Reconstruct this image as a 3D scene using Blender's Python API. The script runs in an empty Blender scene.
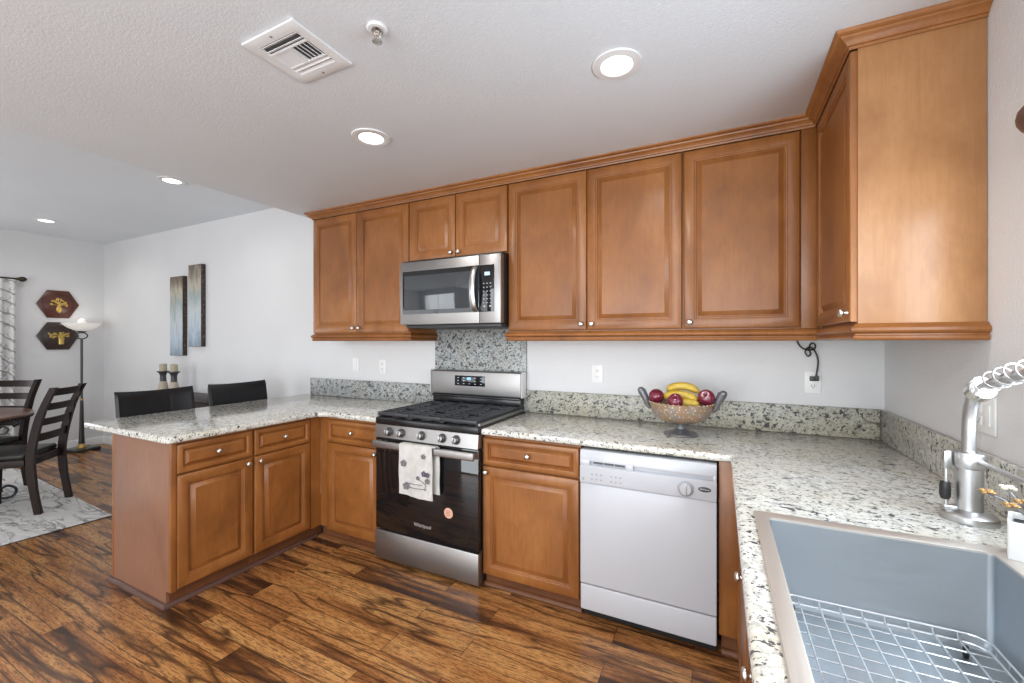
import bpy, bmesh, math, random
from mathutils import Vector, Matrix
R = math.radians
PI = math.pi
random.seed(4)
SC = bpy.context.scene
COL = SC.collection

# ------------------------------------------------------------------ camera
cam_d = bpy.data.cameras.new('camera'); cam_d.sensor_width = 36.0; cam_d.lens = 421.07 / 1024 * 36
cam_d.clip_start = 0.02; cam_d.clip_end = 200
cam = bpy.data.objects.new('camera', cam_d); COL.objects.link(cam)
cam.location = (1.9414, -2.6857, 1.382); cam.rotation_euler = (R(90), 0, R(26.2116)); SC.camera = cam

# ------------------------------------------------------------------ world, exposure
SC.view_settings.view_transform = 'Standard'; SC.view_settings.look = 'None'
SC.view_settings.exposure = -0.60; SC.view_settings.gamma = 1.0; SC.view_settings.use_curve_mapping = False
W = bpy.data.worlds.new('daylight'); SC.world = W; W.use_nodes = True
bg = W.node_tree.nodes['Background']; bg.inputs[0].default_value = (0.80, 0.90, 1.0, 1); bg.inputs[1].default_value = 2.2
SC.cycles.max_bounces = 10; SC.cycles.diffuse_bounces = 6; SC.cycles.glossy_bounces = 4
SC.cycles.sample_clamp_indirect = 4.0; SC.cycles.caustics_reflective = False; SC.cycles.caustics_refractive = False

# one area lamp at each window and glass door; the family room door is added for light
def area(name, loc, rot, sx, sy, power, color):
    l = bpy.data.lights.new(name, 'AREA'); l.shape = 'RECTANGLE'; l.size = sx; l.size_y = sy; l.energy = power; l.color = color
    o = bpy.data.objects.new(name, l); COL.objects.link(o); o.location = loc; o.rotation_euler = rot
    return o
area('daylight_sink_window', (2.735, -1.78, 1.49), (0, R(90), 0), 0.74, 1.22, 38, (0.80, 0.90, 1.0))
area('daylight_dining_window', (-5.66, -1.95, 1.32), (0, R(-90), 0), 1.38, 1.84, 42, (0.98, 0.99, 1.0))
area('daylight_patio_door', (-3.4, -5.36, 1.10), (R(90), 0, 0), 2.9, 2.0, 72, (0.98, 0.99, 1.0))
area('fill_added_near_door', (0.85, -5.36, 1.17), (R(90), 0, 0), 3.3, 2.2, 225, (0.945, 0.975, 1.0))  # broad soft fill; its door is unseen and added for the light

# ------------------------------------------------------------------ node helpers / materials
class N:
    def __init__(s, name):
        s.m = bpy.data.materials.new(name); s.m.use_nodes = True
        s.t = s.m.node_tree; s.n = s.t.nodes; s.b = s.n['Principled BSDF']
        s.out = s.n['Material Output']
    def add(s, typ, **kw):
        n = s.n.new('ShaderNode' + typ)
        for k, v in kw.items():
            if k.startswith('i_'):
                key = k[2:]; key = int(key) if key.isdigit() else key.replace('_', ' ')
                s.set(n, key, v)
            else: setattr(n, k, v)
        return n
    def set(s, n, key, v):
        sock = n.inputs[key]
        if isinstance(v, bpy.types.NodeSocket): s.t.links.new(v, sock)
        else: sock.default_value = v
    def bs(s, **kw):
        for k, v in kw.items():
            s.set(s.b, k.replace('_', ' '), v)
    def coord(s, scale=(1, 1, 1), rot=(0, 0, 0), rnd=False, src='Object'):
        c = s.add('TexCoord').outputs[src]
        if rnd:
            oi = s.add('ObjectInfo').outputs['Random']
            mu = s.add('Math', operation='MULTIPLY', i_0=oi, i_1=37.0).outputs[0]
            c = s.add('VectorMath', operation='ADD', i_0=c, i_1=mu).outputs[0]
        return s.add('Mapping', i_Vector=c, i_Scale=scale, i_Rotation=rot).outputs[0]
    def noise(s, vec, scale, detail=4, rough=0.5, dist=0.0, o='Fac'):
        return s.add('TexNoise', i_Vector=vec, i_Scale=scale, i_Detail=detail, i_Roughness=rough, i_Distortion=dist).outputs[o]
    def ramp(s, fac, stops, interp='LINEAR'):
        r = s.add('ValToRGB', i_Fac=fac); cr = r.color_ramp; cr.interpolation = interp
        while len(cr.elements) < len(stops): cr.elements.new(0.5)
        for e, (p, c) in zip(cr.elements, stops):
            e.position = p; e.color = (*c, 1) if len(c) == 3 else c
        return r.outputs[0]
    def g(s, fac, a, b):
        return s.ramp(fac, [(a, (0, 0, 0)), (b, (1, 1, 1))])
    def mix(s, f, a, b, mode='MIX'):
        m = s.add('Mix', data_type='RGBA', blend_type=mode)
        for i, v in ((0, f), (6, a), (7, b)):
            if isinstance(v, tuple) and len(v) == 3: v = (*v, 1)
            s.set(m, i, v)
        return m.outputs[2]
    def math(s, op, a, b=0.0):
        return s.add('Math', operation=op, i_0=a, i_1=b).outputs[0]
    def bump(s, h, strength=0.2, dist=0.01):
        s.set(s.b, 'Normal', s.add('Bump', i_Height=h, i_Strength=strength, i_Distance=dist).outputs[0])

def srgb(r, g, b):
    f = lambda c: (c / 255 / 12.92) if c <= 10 else ((c / 255 + 0.055) / 1.055) ** 2.4
    return (f(r), f(g), f(b))
M = {}
def plain(name, col, rough=0.5, metal=0.0, **kw):
    m = N(name); m.bs(Base_Color=(*col, 1), Roughness=rough, Metallic=metal, **kw)
    v = m.noise(m.coord((1, 1, 1), rnd=True), 60, 3)           # faint unevenness
    m.bs(Roughness=m.add('MapRange', i_Value=v, i_3=max(rough - .012, 0.02), i_4=min(rough + .012, 1)).outputs[0])
    M[name] = m.m; return m

def paint(name, col, bump=0.25, scale=110):
    m = N(name); c = m.coord()
    big = m.noise(c, 2.2, 3); m.bs(Base_Color=m.mix(m.g(big, .3, .7), tuple(x * .97 for x in col), col), Roughness=0.75)
    h = m.noise(c, scale, 4, .6); m.bump(m.g(h, .35, .65), bump, 0.004); M[name] = m.m
paint('wall_paint', (0.695, 0.695, 0.70), .2)
paint('ceiling_paint', (0.73, 0.765, 0.80), .16, 130)
paint('trim_paint', (0.80, 0.80, 0.79), .02)

def wood(name, dark, mid, light, rough=.3, coat=.35, grain=(22, 22, 1.6), blot=3.0, spec=.35):
    m = N(name); c = m.coord(grain, rnd=True); c2 = m.coord((1, 1, .7), rnd=True)
    n1 = m.noise(c, 3.0, 6, .6, .6); n2 = m.noise(c2, blot, 4, .55, .4); n3 = m.noise(c, 14, 3, .6)
    col = m.ramp(n2, [(.25, dark), (.5, mid), (.78, light)])
    col = m.mix(m.math('MULTIPLY', m.g(n1, .45, .75), .38), col, dark)
    col = m.mix(m.math('MULTIPLY', m.g(n3, .55, .8), .22), col, dark)
    n4 = m.noise(m.coord((9, 9, 4), rnd=True), 2.2, 4, .6, 1.2)
    col = m.mix(m.math('MULTIPLY', m.g(n4, .40, .70), .30), col, dark)
    m.bs(Base_Color=col, Roughness=rough, Specular_IOR_Level=spec, Coat_Weight=coat, Coat_Roughness=.25); m.bump(n3, .04, .002); M[name] = m.m
wood('maple', (0.165, 0.054, 0.0115), (0.278, 0.102, 0.0235), (0.37, 0.150, 0.041), .44, .34)
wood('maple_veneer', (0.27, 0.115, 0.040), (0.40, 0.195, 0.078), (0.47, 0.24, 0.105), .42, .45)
wood('end_veneer_sheen', (0.17, 0.078, 0.044), (0.235, 0.110, 0.064), (0.29, 0.14, 0.085), .38, .55)  # veneer brown with the reflected mauve sheen mixed into its colour
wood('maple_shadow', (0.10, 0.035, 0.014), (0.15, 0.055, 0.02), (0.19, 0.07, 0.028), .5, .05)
wood('espresso', (0.010, 0.005, 0.004), (0.018, 0.009, 0.007), (0.028, 0.014, 0.011), .42, .0, spec=.22)
wood('walnut_top', (0.10, 0.045, 0.028), (0.16, 0.075, 0.045), (0.22, 0.11, 0.07), .3, .4, (2, 22, 22))
wood('plaque_red', (0.06, 0.016, 0.010), (0.10, 0.028, 0.016), (0.13, 0.04, 0.022), .4, .3)
wood('plaque_dark', (0.030, 0.018, 0.014), (0.05, 0.03, 0.024), (0.07, 0.042, 0.032), .4, .3)
wood('valance_wood', (0.07, 0.035, 0.025), (0.11, 0.055, 0.04), (0.15, 0.08, 0.06), .4, .2)

def granite(name, rot, tint=(1, 1, 1), dark=1.0, coat=.3, rough=.14, th=0.0):
    m = N(name); c = m.coord((1, 1, 1), rot); cs = m.coord((1.0, 1.45, 1.2), (rot[0], rot[1], rot[2] + .6))
    a = m.noise(cs, 30, 4, .6, .3); b = m.noise(c, 62, 4, .65, .2); e = m.noise(c, 4.5, 3); big = m.noise(cs, 34, 3, .62, .5); d = m.noise(c, 95, 3, .6, .2)
    v = m.add('TexVoronoi', i_Vector=cs, i_Scale=150).outputs['Color']; v = m.add('SeparateColor', i_Color=v).outputs[0]
    col = m.ramp(a, [(.30, (.47, .46, .42)), (.42, (.68, .665, .61)), (.53, (.80, .785, .73)), (.75, (.88, .87, .84))])
    col = m.mix(m.math('MULTIPLY', m.g(e, .42, .66), .36), col, (.68, .58, .40))
    col = m.mix(m.math('MULTIPLY', v, .14), col, (.34, .33, .31))
    col = m.mix(m.math('MULTIPLY', m.g(b, .56 - th, .63 - th), .50), col, (.26, .26, .27))
    col = m.mix(m.math('MULTIPLY', m.g(big, .60 - th, .635 - th), .90 * dark), col, (.028, .034, .050))
    col = m.mix(m.math('MULTIPLY', m.g(d, .60 - th, .645 - th), .90 * dark), col, (.035, .037, .045))
    col = m.mix(1.0, col, tint, 'MULTIPLY')
    m.bs(Base_Color=col, Roughness=rough, Specular_IOR_Level=.5, Coat_Weight=coat, Coat_Roughness=.06); M[name] = m.m
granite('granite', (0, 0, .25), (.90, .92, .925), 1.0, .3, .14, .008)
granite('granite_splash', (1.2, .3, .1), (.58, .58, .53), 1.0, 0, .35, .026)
granite('granite_blue_lit', (1.4, .2, .4), (.55, .585, .62), 1.0, 0, .35, .04)  # same granite, with the dimmer bluish light painted into its tint

def floor_mat():
    m = N('plank_floor'); c = m.coord()
    br = m.add('TexBrick', i_Vector=c, offset=.37, offset_frequency=2, squash=1.0, i_Scale=1.0, i_Color1=(0, 0, 0, 1), i_Color2=(1, 1, 1, 1), i_Mortar=(.5, .5, .5, 1),
               i_Mortar_Size=.0012, i_Mortar_Smooth=.1, i_Bias=0.0, i_Brick_Width=.92, i_Row_Height=.126)
    rnd = br.outputs['Color']
    off = m.add('VectorMath', operation='MULTIPLY', i_0=rnd, i_1=(7.3, 13.1, 29.0)).outputs[0]
    v = m.add('VectorMath', operation='ADD', i_0=c, i_1=off).outputs[0]
    def mp(sx, sy): return m.add('Mapping', i_Vector=v, i_Scale=(sx, sy, 1)).outputs[0]
    broad = m.noise(mp(.75, 8.0), 1.7, 3, .5, .35)
    vein = m.noise(mp(.60, 7.0), 1.5, 2, .45, .5)
    fine = m.noise(mp(6, 55), 3.0, 5, .7, .5)
    grain = m.noise(mp(16, 110), 3.0, 4, .65)
    tone = m.math('ADD', m.math('MULTIPLY', m.add('SeparateColor', i_Color=rnd).outputs[0], .26), m.math('MULTIPLY', broad, .88))
    col = m.ramp(tone, [(.33, (.030, .013, .008)), (.42, (.078, .032, .014)), (.49, (.25, .098, .032)), (.58, (.44, .190, .060)), (.77, (.56, .285, .100))])
    vn = m.math('ABSOLUTE', m.math('SUBTRACT', vein, .5))
    line = m.ramp(vn, [(0.0, (1, 1, 1)), (.010, (.8, .8, .8)), (.030, (.22, .22, .22)), (.055, (0, 0, 0))])
    col = m.mix(m.math('MULTIPLY', line, .88), col, (.018, .008, .005))
    col = m.mix(m.math('MULTIPLY', m.g(fine, .46, .60), .72), col, (.060, .024, .010))
    col = m.mix(m.math('MULTIPLY', m.g(grain, .48, .68), .50), col, (.055, .022, .010))
    col = m.mix(br.outputs['Fac'], col, (.015, .007, .004))
    m.bs(Base_Color=col, Roughness=.27, Specular_IOR_Level=.45)
    m.bump(m.math('SUBTRACT', m.math('MULTIPLY', fine, .3), br.outputs['Fac']), .18, .003); M['plank_floor'] = m.m
floor_mat()

def steel(name, col, rough, streak=(1, 1, 160), amt=.12):
    m = N(name); c = m.coord(streak); n = m.noise(c, 4, 4, .6)
    m.bs(Base_Color=(*col, 1), Metallic=1.0, Roughness=m.add('MapRange', i_Value=n, i_3=rough - amt * .5, i_4=rough + amt * .5).outputs[0])
    m.bump(n, .03, .001); M[name] = m.m
steel('steel', (.34, .328, .322), .42)
steel('steel_satin', (.56, .56, .56), .34, (160, 160, 1))
steel('sink_steel', (.45, .485, .515), .42, (3, 40, 40))
steel('rim_steel', (.76, .735, .69), .50, (40, 2, 40))
plain('chrome', (.80, .79, .77), .12, 1.0); plain('nickel', (.66, .63, .59), .28, 1.0)
plain('grip_metal', (.40, .39, .38), .3, 1.0)
plain('black_glass', (.008, .008, .009), .04, 0, Specular_IOR_Level=.6)
plain('microwave_glass', (.030, .036, .042), .06, 0, Specular_IOR_Level=.9, Coat_Weight=.6, Coat_Roughness=.03)
plain('black_enamel', (.010, .010, .012), .22); plain('cast_iron', (.028, .031, .036), .42)
plain('dark_grey', (.030, .030, .032), .45); plain('black_plastic', (.012, .012, .013), .4)
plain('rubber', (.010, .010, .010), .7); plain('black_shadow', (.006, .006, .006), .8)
plain('appliance_white', (.50, .515, .55), .28, 0, Coat_Weight=.2); plain('white_plastic', (.80, .80, .79), .35)
plain('pale_grey_plastic', (.45, .46, .48), .35); plain('slot_grey', (.10, .10, .11), .5); plain('mark_grey', (.30, .31, .34), .5)
plain('white_metal', (.74, .74, .74), .4); plain('white_ceramic', (.72, .72, .71), .4)
plain('logo_silver', (.62, .62, .62), .3, .6); plain('sticker_peach', (.68, .40, .29), .45); plain('sticker_print', (.35, .14, .09), .5)
plain('apple_skin', (.15, .012, .032), .16, 0, Coat_Weight=.5, Coat_Roughness=.08); plain('stem_brown', (.06, .03, .015), .6)
plain('wrought_iron', (.030, .033, .042), .38, .5); plain('brass', (.55, .36, .12), .3, .9); plain('gold_relief', (.62, .42, .11), .38, .55)
plain('lamp_black', (.020, .021, .020), .3); plain('marble_dark', (.035, .042, .038), .2)
plain('candle_wax', (.42, .36, .25), .5); plain('holder_beige', (.46, .38, .29), .5); plain('holder_dark', (.05, .048, .05), .4)
plain('pewter', (.22, .22, .235), .42, .7); plain('wire_steel', (.78, .80, .82), .25, .9)
plain('flower_gold', (.40, .24, .09), .4, .4); plain('flower_cream', (.80, .74, .60), .5)
plain('thread_purple', (.085, .072, .11), .8); plain('thread_grey', (.16, .155, .17), .8)
plain('bronze_rod', (.05, .038, .022), .35, .7)

def leather(name, col, rough):
    m = N(name); c = m.coord(rnd=True); n = m.noise(c, 160, 4, .6); b = m.noise(c, 9, 3)
    m.bs(Base_Color=m.mix(m.g(b, .3, .7), tuple(x * .7 for x in col), col), Roughness=rough, Specular_IOR_Level=.32); m.bump(n, .12, .002); M[name] = m.m
leather('black_leather', (.012, .012, .014), .34); leather('seat_leather', (.022, .021, .019), .34)

def towel_mat():
    m = N('towel_cotton'); c = m.coord(); n = m.noise(c, 300, 3, .7); b = m.noise(c, 14, 3)
    m.bs(Base_Color=m.mix(m.g(b, .35, .7), (.50, .485, .46), (.62, .605, .58)), Roughness=.95); m.bump(n, .5, .003); M['towel_cotton'] = m.m
towel_mat()

def banana_mat():
    m = N('banana_skin'); c = m.coord(); n = m.noise(c, 40, 4); b = m.noise(c, 12, 3)
    col = m.mix(m.g(b, .35, .7), (.50, .315, .020), (.58, .42, .07)); col = m.mix(m.math('MULTIPLY', m.g(n, .62, .72), .6), col, (.30, .17, .03))
    m.bs(Base_Color=col, Roughness=.42); M['banana_skin'] = m.m
banana_mat()

def bowl_mat():
    m = N('copper_bowl'); c = m.coord(); n = m.noise(c, 22, 4); k = m.add('TexVoronoi', i_Vector=c, i_Scale=70).outputs['Distance']
    col = m.mix(m.g(n, .38, .62), (.38, .33, .29), (.50, .31, .18))
    col = m.mix(m.ramp(k, [(.16, (1, 1, 1)), (.34, (0, 0, 0))]), col, (.80, .74, .62))
    m.bs(Base_Color=col, Metallic=.7, Roughness=.36); M['copper_bowl'] = m.m
bowl_mat()

def rug_mat():
    m = N('rug_wool'); c = m.coord(); cs = m.coord((1.2, 3.2, 1), (0, 0, .5))
    n = m.noise(cs, 1.5, 6, .62, 1.6); w = m.noise(c, 3.5, 5, .6, .8); f = m.noise(c, 220, 3)
    vn = m.math('ABSOLUTE', m.math('SUBTRACT', n, .5)); line = m.ramp(vn, [(0, (1, 1, 1)), (.012, (.55, .55, .55)), (.04, (0, 0, 0))])
    col = m.mix(m.g(w, .35, .7), (.62, .61, .60), (.80, .79, .77))
    col = m.mix(m.math('MULTIPLY', line, m.g(w, .36, .52)), col, (.05, .047, .05))
    m.bs(Base_Color=col, Roughness=.95); m.bump(f, .4, .004); M['rug_wool'] = m.m
rug_mat()

def curtain_mat():
    m = N('curtain_cloth'); c = m.coord((1, 1, 1))
    w1 = m.add('TexWave', wave_type='RINGS', i_Vector=m.coord((1, 2.2, 1.0)), i_Scale=2.4, i_Distortion=3.0, i_Detail=3.0, i_Detail_Scale=2.0).outputs['Fac']
    n = m.noise(c, 7, 3, .5, 1.0); vn = m.math('ABSOLUTE', m.math('SUBTRACT', n, .5))
    l = m.math('MAXIMUM', m.g(w1, .93, .985), m.ramp(vn, [(0, (1, 1, 1)), (.025, (0, 0, 0))]))
    m.bs(Base_Color=m.mix(m.math('MULTIPLY', l, .75), (.70, .70, .69), (.16, .16, .17)), Roughness=.9); M['curtain_cloth'] = m.m
curtain_mat()

def canvas_mat(name, seed):
    m = N(name); g = m.add('SeparateXYZ', i_0=m.add('TexCoord').outputs['Generated']).outputs['Z']
    c = m.coord((9, 9, 2.2), (0, 0, 0)); c = m.add('VectorMath', operation='ADD', i_0=c, i_1=(seed, seed, seed)).outputs[0]
    n = m.noise(c, 1.6, 5, .6, .8); t = m.math('ADD', g, m.math('MULTIPLY', m.math('SUBTRACT', n, .5), .55))
    col = m.ramp(t, [(0.0, (.20, .26, .33)), (.22, (.42, .50, .58)), (.45, (.50, .54, .55)), (.62, (.30, .36, .36)), (.78, (.46, .42, .33)), (.95, (.14, .10, .07))])
    n2 = m.noise(m.coord((12, 12, 1.5)), 2.0, 4, .6, .5)
    col = m.mix(m.math('MULTIPLY', m.g(n2, .58, .70), .6), col, (.14, .11, .09))
    m.bs(Base_Color=col, Roughness=.5); m.bump(n2, .2, .003); M[name] = m.m
canvas_mat('canvas_blue', 3.1); canvas_mat('canvas_green', 8.7)
def edge_mat():
    m = N('canvas_edge'); n = m.noise(m.coord((1, 1, 1)), 30, 4, .6); m.bs(Base_Color=m.ramp(n, [(.35, (.02, .014, .012)), (.6, (.07, .045, .035)), (.7, (.22, .20, .18))]), Roughness=.6); M['canvas_edge'] = m.m
edge_mat()

def emit(name, col, s):
    m = N(name); m.bs(Base_Color=(*col, 1), Emission_Color=(*col, 1), Emission_Strength=s); M[name] = m.m
emit('lamp_lens', (1, .985, .96), 6.0); emit('display_blue', (.30, .62, .95), .55); emit('display_dim', (.45, .60, .75), .25)
def frosted():
    m = N('frosted_bowl'); m.bs(Base_Color=(.86, .84, .80, 1), Roughness=.4, Emission_Color=(1, .95, .86, 1), Emission_Strength=.35); M['frosted_bowl'] = m.m
frosted()
def pane():
    m = N('window_glass'); t = m.add('BsdfTransparent', i_Color=(.97, .98, .98, 1)); gl = m.add('BsdfGlossy', i_Roughness=.02)
    f = m.add('Fresnel', i_IOR=1.45).outputs[0]; mx = m.add('MixShader', i_0=f, i_1=t.outputs[0], i_2=gl.outputs[0])
    m.t.links.new(mx.outputs[0], m.out.inputs[0]); M['window_glass'] = m.m
pane()

# ------------------------------------------------------------------ mesh helpers
def V(*a): return Vector(a)
def box(bm, x0, y0, z0, x1, y1, z1, bev=0.0, seg=2):
    if x0 > x1: x0, x1 = x1, x0
    if y0 > y1: y0, y1 = y1, y0
    if z0 > z1: z0, z1 = z1, z0
    t = bmesh.new(); bmesh.ops.create_cube(t, size=1)
    for v in t.verts: v.co = V((x0 + x1) / 2 + v.co.x * (x1 - x0), (y0 + y1) / 2 + v.co.y * (y1 - y0), (z0 + z1) / 2 + v.co.z * (z1 - z0))
    if bev: bmesh.ops.bevel(t, geom=t.edges[:], offset=bev, segments=seg, affect='EDGES', profile=.5)
    join(bm, t)
def join(bm, t, mat=None):
    if mat is not None: bmesh.ops.transform(t, matrix=mat, verts=t.verts)
    me = bpy.data.meshes.new('tmp'); t.to_mesh(me); t.free(); bm.from_mesh(me); bpy.data.meshes.remove(me)
def frame(axis):
    n = Vector(axis).normalized(); a = V(0, 0, 1) if abs(n.z) < .9 else V(1, 0, 0)
    u = a.cross(n).normalized(); v = n.cross(u); return n, u, v
def lathe(bm, o, axis, prof, seg=20, sx=1.0, sy=1.0):
    o = Vector(o); n, u, v = frame(axis); rings = []
    for r, h in prof:
        if r < 1e-5: rings.append([bm.verts.new(o + n * h)])
        else: rings.append([bm.verts.new(o + n * h + u * (r * sx * math.cos(2 * PI * i / seg)) + v * (r * sy * math.sin(2 * PI * i / seg))) for i in range(seg)])
    for a, b in zip(rings, rings[1:]):
        for i in range(seg):
            j = (i + 1) % seg
            if len(a) == 1 and len(b) == 1: continue
            if len(a) == 1: bm.faces.new((a[0], b[j], b[i]))
            elif len(b) == 1: bm.faces.new((a[i], a[j], b[0]))
            else: bm.faces.new((a[i], a[j], b[j], b[i]))
    if len(rings[0]) > 1: bm.faces.new(rings[0][::-1])
    if len(rings[-1]) > 1: bm.faces.new(rings[-1])
def cyl(bm, p0, p1, r0, r1=None, seg=16):
    p0, p1 = Vector(p0), Vector(p1); lathe(bm, p0, p1 - p0, [(r0, 0), (r0 if r1 is None else r1, (p1 - p0).length)], seg)
def tube(bm, pts, r, seg=8, closed=False, flat=None):
    pts = [Vector(p) for p in pts]; n = len(pts); rings = []; up = None
    for i, p in enumerate(pts):
        a = pts[(i - 1) % n] if (closed or i > 0) else p; b = pts[(i + 1) % n] if (closed or i < n - 1) else p
        t = (b - a).normalized()
        if up is None:
            up = V(0, 0, 1) if abs(t.z) < .9 else V(1, 0, 0)
        u = (up - t * up.dot(t))
        if u.length < 1e-4: u = V(1, 0, 0) - t * t.x
        u.normalize(); up = u; w = t.cross(u); rr = r(i / max(n - 1, 1)) if callable(r) else r
        f = flat or (1, 1)
        rings.append([bm.verts.new(p + u * (rr * f[0] * math.cos(2 * PI * k / seg)) + w * (rr * f[1] * math.sin(2 * PI * k / seg))) for k in range(seg)])
    pr = list(zip(rings, rings[1:])) + ([(rings[-1], rings[0])] if closed else [])
    for a, b in pr:
        for k in range(seg): bm.faces.new((a[k], a[(k + 1) % seg], b[(k + 1) % seg], b[k]))
    if not closed: bm.faces.new(rings[0][::-1]); bm.faces.new(rings[-1])
def smooth_path(pts, n=6):
    pts = [Vector(p) for p in pts]; out = []
    for i in range(len(pts) - 1):
        p0 = pts[max(i - 1, 0)]; p1 = pts[i]; p2 = pts[i + 1]; p3 = pts[min(i + 2, len(pts) - 1)]
        for k in range(n):
            t = k / n; out.append(.5 * ((2 * p1) + (p2 - p0) * t + (2 * p0 - 5 * p1 + 4 * p2 - p3) * t * t + (3 * p1 - p0 - 3 * p2 + p3) * t ** 3))
    out.append(pts[-1]); return out
def ball(bm, c, r, sx=1, sy=1, sz=1, seg=16, ring=10):
    t = bmesh.new(); bmesh.ops.create_uvsphere(t, u_segments=seg, v_segments=ring, radius=r)
    join(bm, t, Matrix.Translation(c) @ Matrix.Diagonal((sx, sy, sz, 1)))
def prism(bm, poly, z0, z1, bev=0.0, seg=3):
    t = bmesh.new(); f = t.faces.new([t.verts.new((x, y, z0)) for x, y in poly])
    r = bmesh.ops.extrude_face_region(t, geom=[f]); bmesh.ops.translate(t, vec=(0, 0, z1 - z0), verts=[v for v in r['geom'] if isinstance(v, bmesh.types.BMVert)])
    bmesh.ops.recalc_face_normals(t, faces=t.faces)
    if bev: bmesh.ops.bevel(t, geom=[e for e in t.edges if abs(e.verts[0].co.z - e.verts[1].co.z) < 1e-6], offset=bev, segments=seg, affect='EDGES', profile=.5)
    join(bm, t)
def fillet(poly, radii, n=6):
    out = []; k = len(poly)
    for i, (x, y) in enumerate(poly):
        r = radii[i]
        p = V(x, y); a = V(*poly[i - 1]); b = V(*poly[(i + 1) % k])
        if r <= 0: out.append((x, y)); continue
        da = (a - p).normalized(); db = (b - p).normalized(); s = p + da * r; e = p + db * r
        for j in range(n + 1):
            t = j / n; q = s * (1 - t) ** 2 + p * 2 * t * (1 - t) + e * t * t; out.append((q.x, q.y))
    return out
def sweep(bm, path, prof):
    """path: xy corners walked so that the outside is on the right; prof: closed (out, z) outline, mitred at corners."""
    P = [V(*p) for p in path]; rings = []
    for i, p in enumerate(P):
        ds = []
        if i > 0: ds.append((p - P[i - 1]).normalized())
        if i < len(P) - 1: ds.append((P[i + 1] - p).normalized())
        ns = [V(d.y, -d.x) for d in ds]
        n = ns[0] if len(ns) == 1 else (ns[0] + ns[1]) / (1 + ns[0].dot(ns[1]))
        rings.append([bm.verts.new((p.x + n.x * o, p.y + n.y * o, z)) for o, z in prof])
    k = len(prof)
    for a, b in zip(rings, rings[1:]):
        for j in range(k): bm.faces.new((a[j], a[(j + 1) % k], b[(j + 1) % k], b[j]))
    bm.faces.new(rings[0]); bm.faces.new(rings[-1][::-1])
def cells(bm, xs, ys, keep, z0, z1, bev=0.0, seg=3):
    t = bmesh.new(); g = {}
    def vv(i, j):
        if (i, j) not in g: g[(i, j)] = t.verts.new((xs[i], ys[j], z1))
        return g[(i, j)]
    fs = [t.faces.new((vv(i, j), vv(i + 1, j), vv(i + 1, j + 1), vv(i, j + 1))) for i in range(len(xs) - 1) for j in range(len(ys) - 1) if keep(i, j)]
    r = bmesh.ops.extrude_face_region(t, geom=fs); bmesh.ops.translate(t, vec=(0, 0, z0 - z1), verts=[v for v in r['geom'] if isinstance(v, bmesh.types.BMVert)])
    bmesh.ops.recalc_face_normals(t, faces=t.faces)
    if bev:
        es = [e for e in t.edges if len(e.link_faces) == 2 and e.calc_face_angle() > 1.0 and abs(e.verts[0].co.z - e.verts[1].co.z) < 1e-6]
        bmesh.ops.bevel(t, geom=es, offset=bev, segments=seg, affect='EDGES', profile=.5)
    join(bm, t)
def panel_front(bm, o, u, n, w, h, t, rings):
    """raised-panel front: o is its lower left corner on the carcass, u runs along the width, n outwards."""
    o, u, n = Vector(o), Vector(u), Vector(n); v = V(0, 0, 1); L = []
    for ins, d in rings:
        L.append([bm.verts.new(o + u * a + v * b + n * d) for a, b in ((ins, ins), (w - ins, ins), (w - ins, h - ins), (ins, h - ins))])
    for a, b in zip(L, L[1:]):
        for k in range(4): bm.faces.new((a[k], a[(k + 1) % 4], b[(k + 1) % 4], b[k]))
    bm.faces.new(L[-1]); bm.faces.new(L[0][::-1])
    bmesh.ops.recalc_face_normals(bm, faces=bm.faces)
DOOR = [(0, 0), (0, .016), (.0015, .019), (.005, .021), (.047, .021), (.0490, .0195), (.0505, .0160), (.0555, .0160), (.0575, .0145), (.0600, .0070), (.0640, .0070), (.0655, .0085), (.0850, .0170), (.0858, .0182)]
DRAWER = [(0, 0), (0, .016), (.0015, .019), (.005, .021), (.024, .021), (.027, .0190), (.029, .013), (.031, .0055), (.034, .0055), (.036, .0075), (.050, .0160), (.0515, .0180)]

def finish(bm, name, mat, parent=None, angle=38, loc=None):
    base = ORG.get(parent.name, V(0, 0, 0)) if parent else (Vector(loc) if loc else V(0, 0, 0))
    if base.length: bmesh.ops.translate(bm, vec=-base, verts=bm.verts)
    bmesh.ops.recalc_face_normals(bm, faces=bm.faces)
    me = bpy.data.meshes.new(name); bm.to_mesh(me); bm.free()
    for p in me.polygons: p.use_smooth = True
    me.set_sharp_from_angle(angle=R(angle))
    o = bpy.data.objects.new(name, me); COL.objects.link(o); me.materials.append(M[mat] if isinstance(mat, str) else mat)
    if parent: o.parent = parent
    else: o.location = base
    ORG[o.name] = base
    return o
ORG = {}
def part(name, mat, parent, fn, label=None, angle=38):
    bm = bmesh.new(); fn(bm); o = finish(bm, name, mat, parent, angle)
    if label: o['label'] = label
    return o
def tag(o, label, cat, group=None):
    o['label'] = label; o['category'] = cat
    if group: o['group'] = group
    return o
def solid(name, mat, loc, fn, label, cat, group=None, angle=38):
    bm = bmesh.new(); fn(bm); return tag(finish(bm, name, mat, None, angle, loc), label, cat, group)
def thing(name, loc, label, cat, group=None, rz=0.0):
    o = bpy.data.objects.new(name, None); COL.objects.link(o); o.empty_display_size = .05; ORG[o.name] = Vector(loc) if not rz else V(0, 0, 0)
    o.location = loc; o.rotation_euler = (0, 0, rz); return tag(o, label, cat, group)
def struct(name, mat, fn):
    bm = bmesh.new(); fn(bm); o = finish(bm, name, mat); o['kind'] = 'structure'; return o
def copy_tree(o, parent=None):
    c = o.copy(); COL.objects.link(c)
    if parent: c.parent = parent
    for ch in list(o.children): copy_tree(ch, c)
    return c
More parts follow.
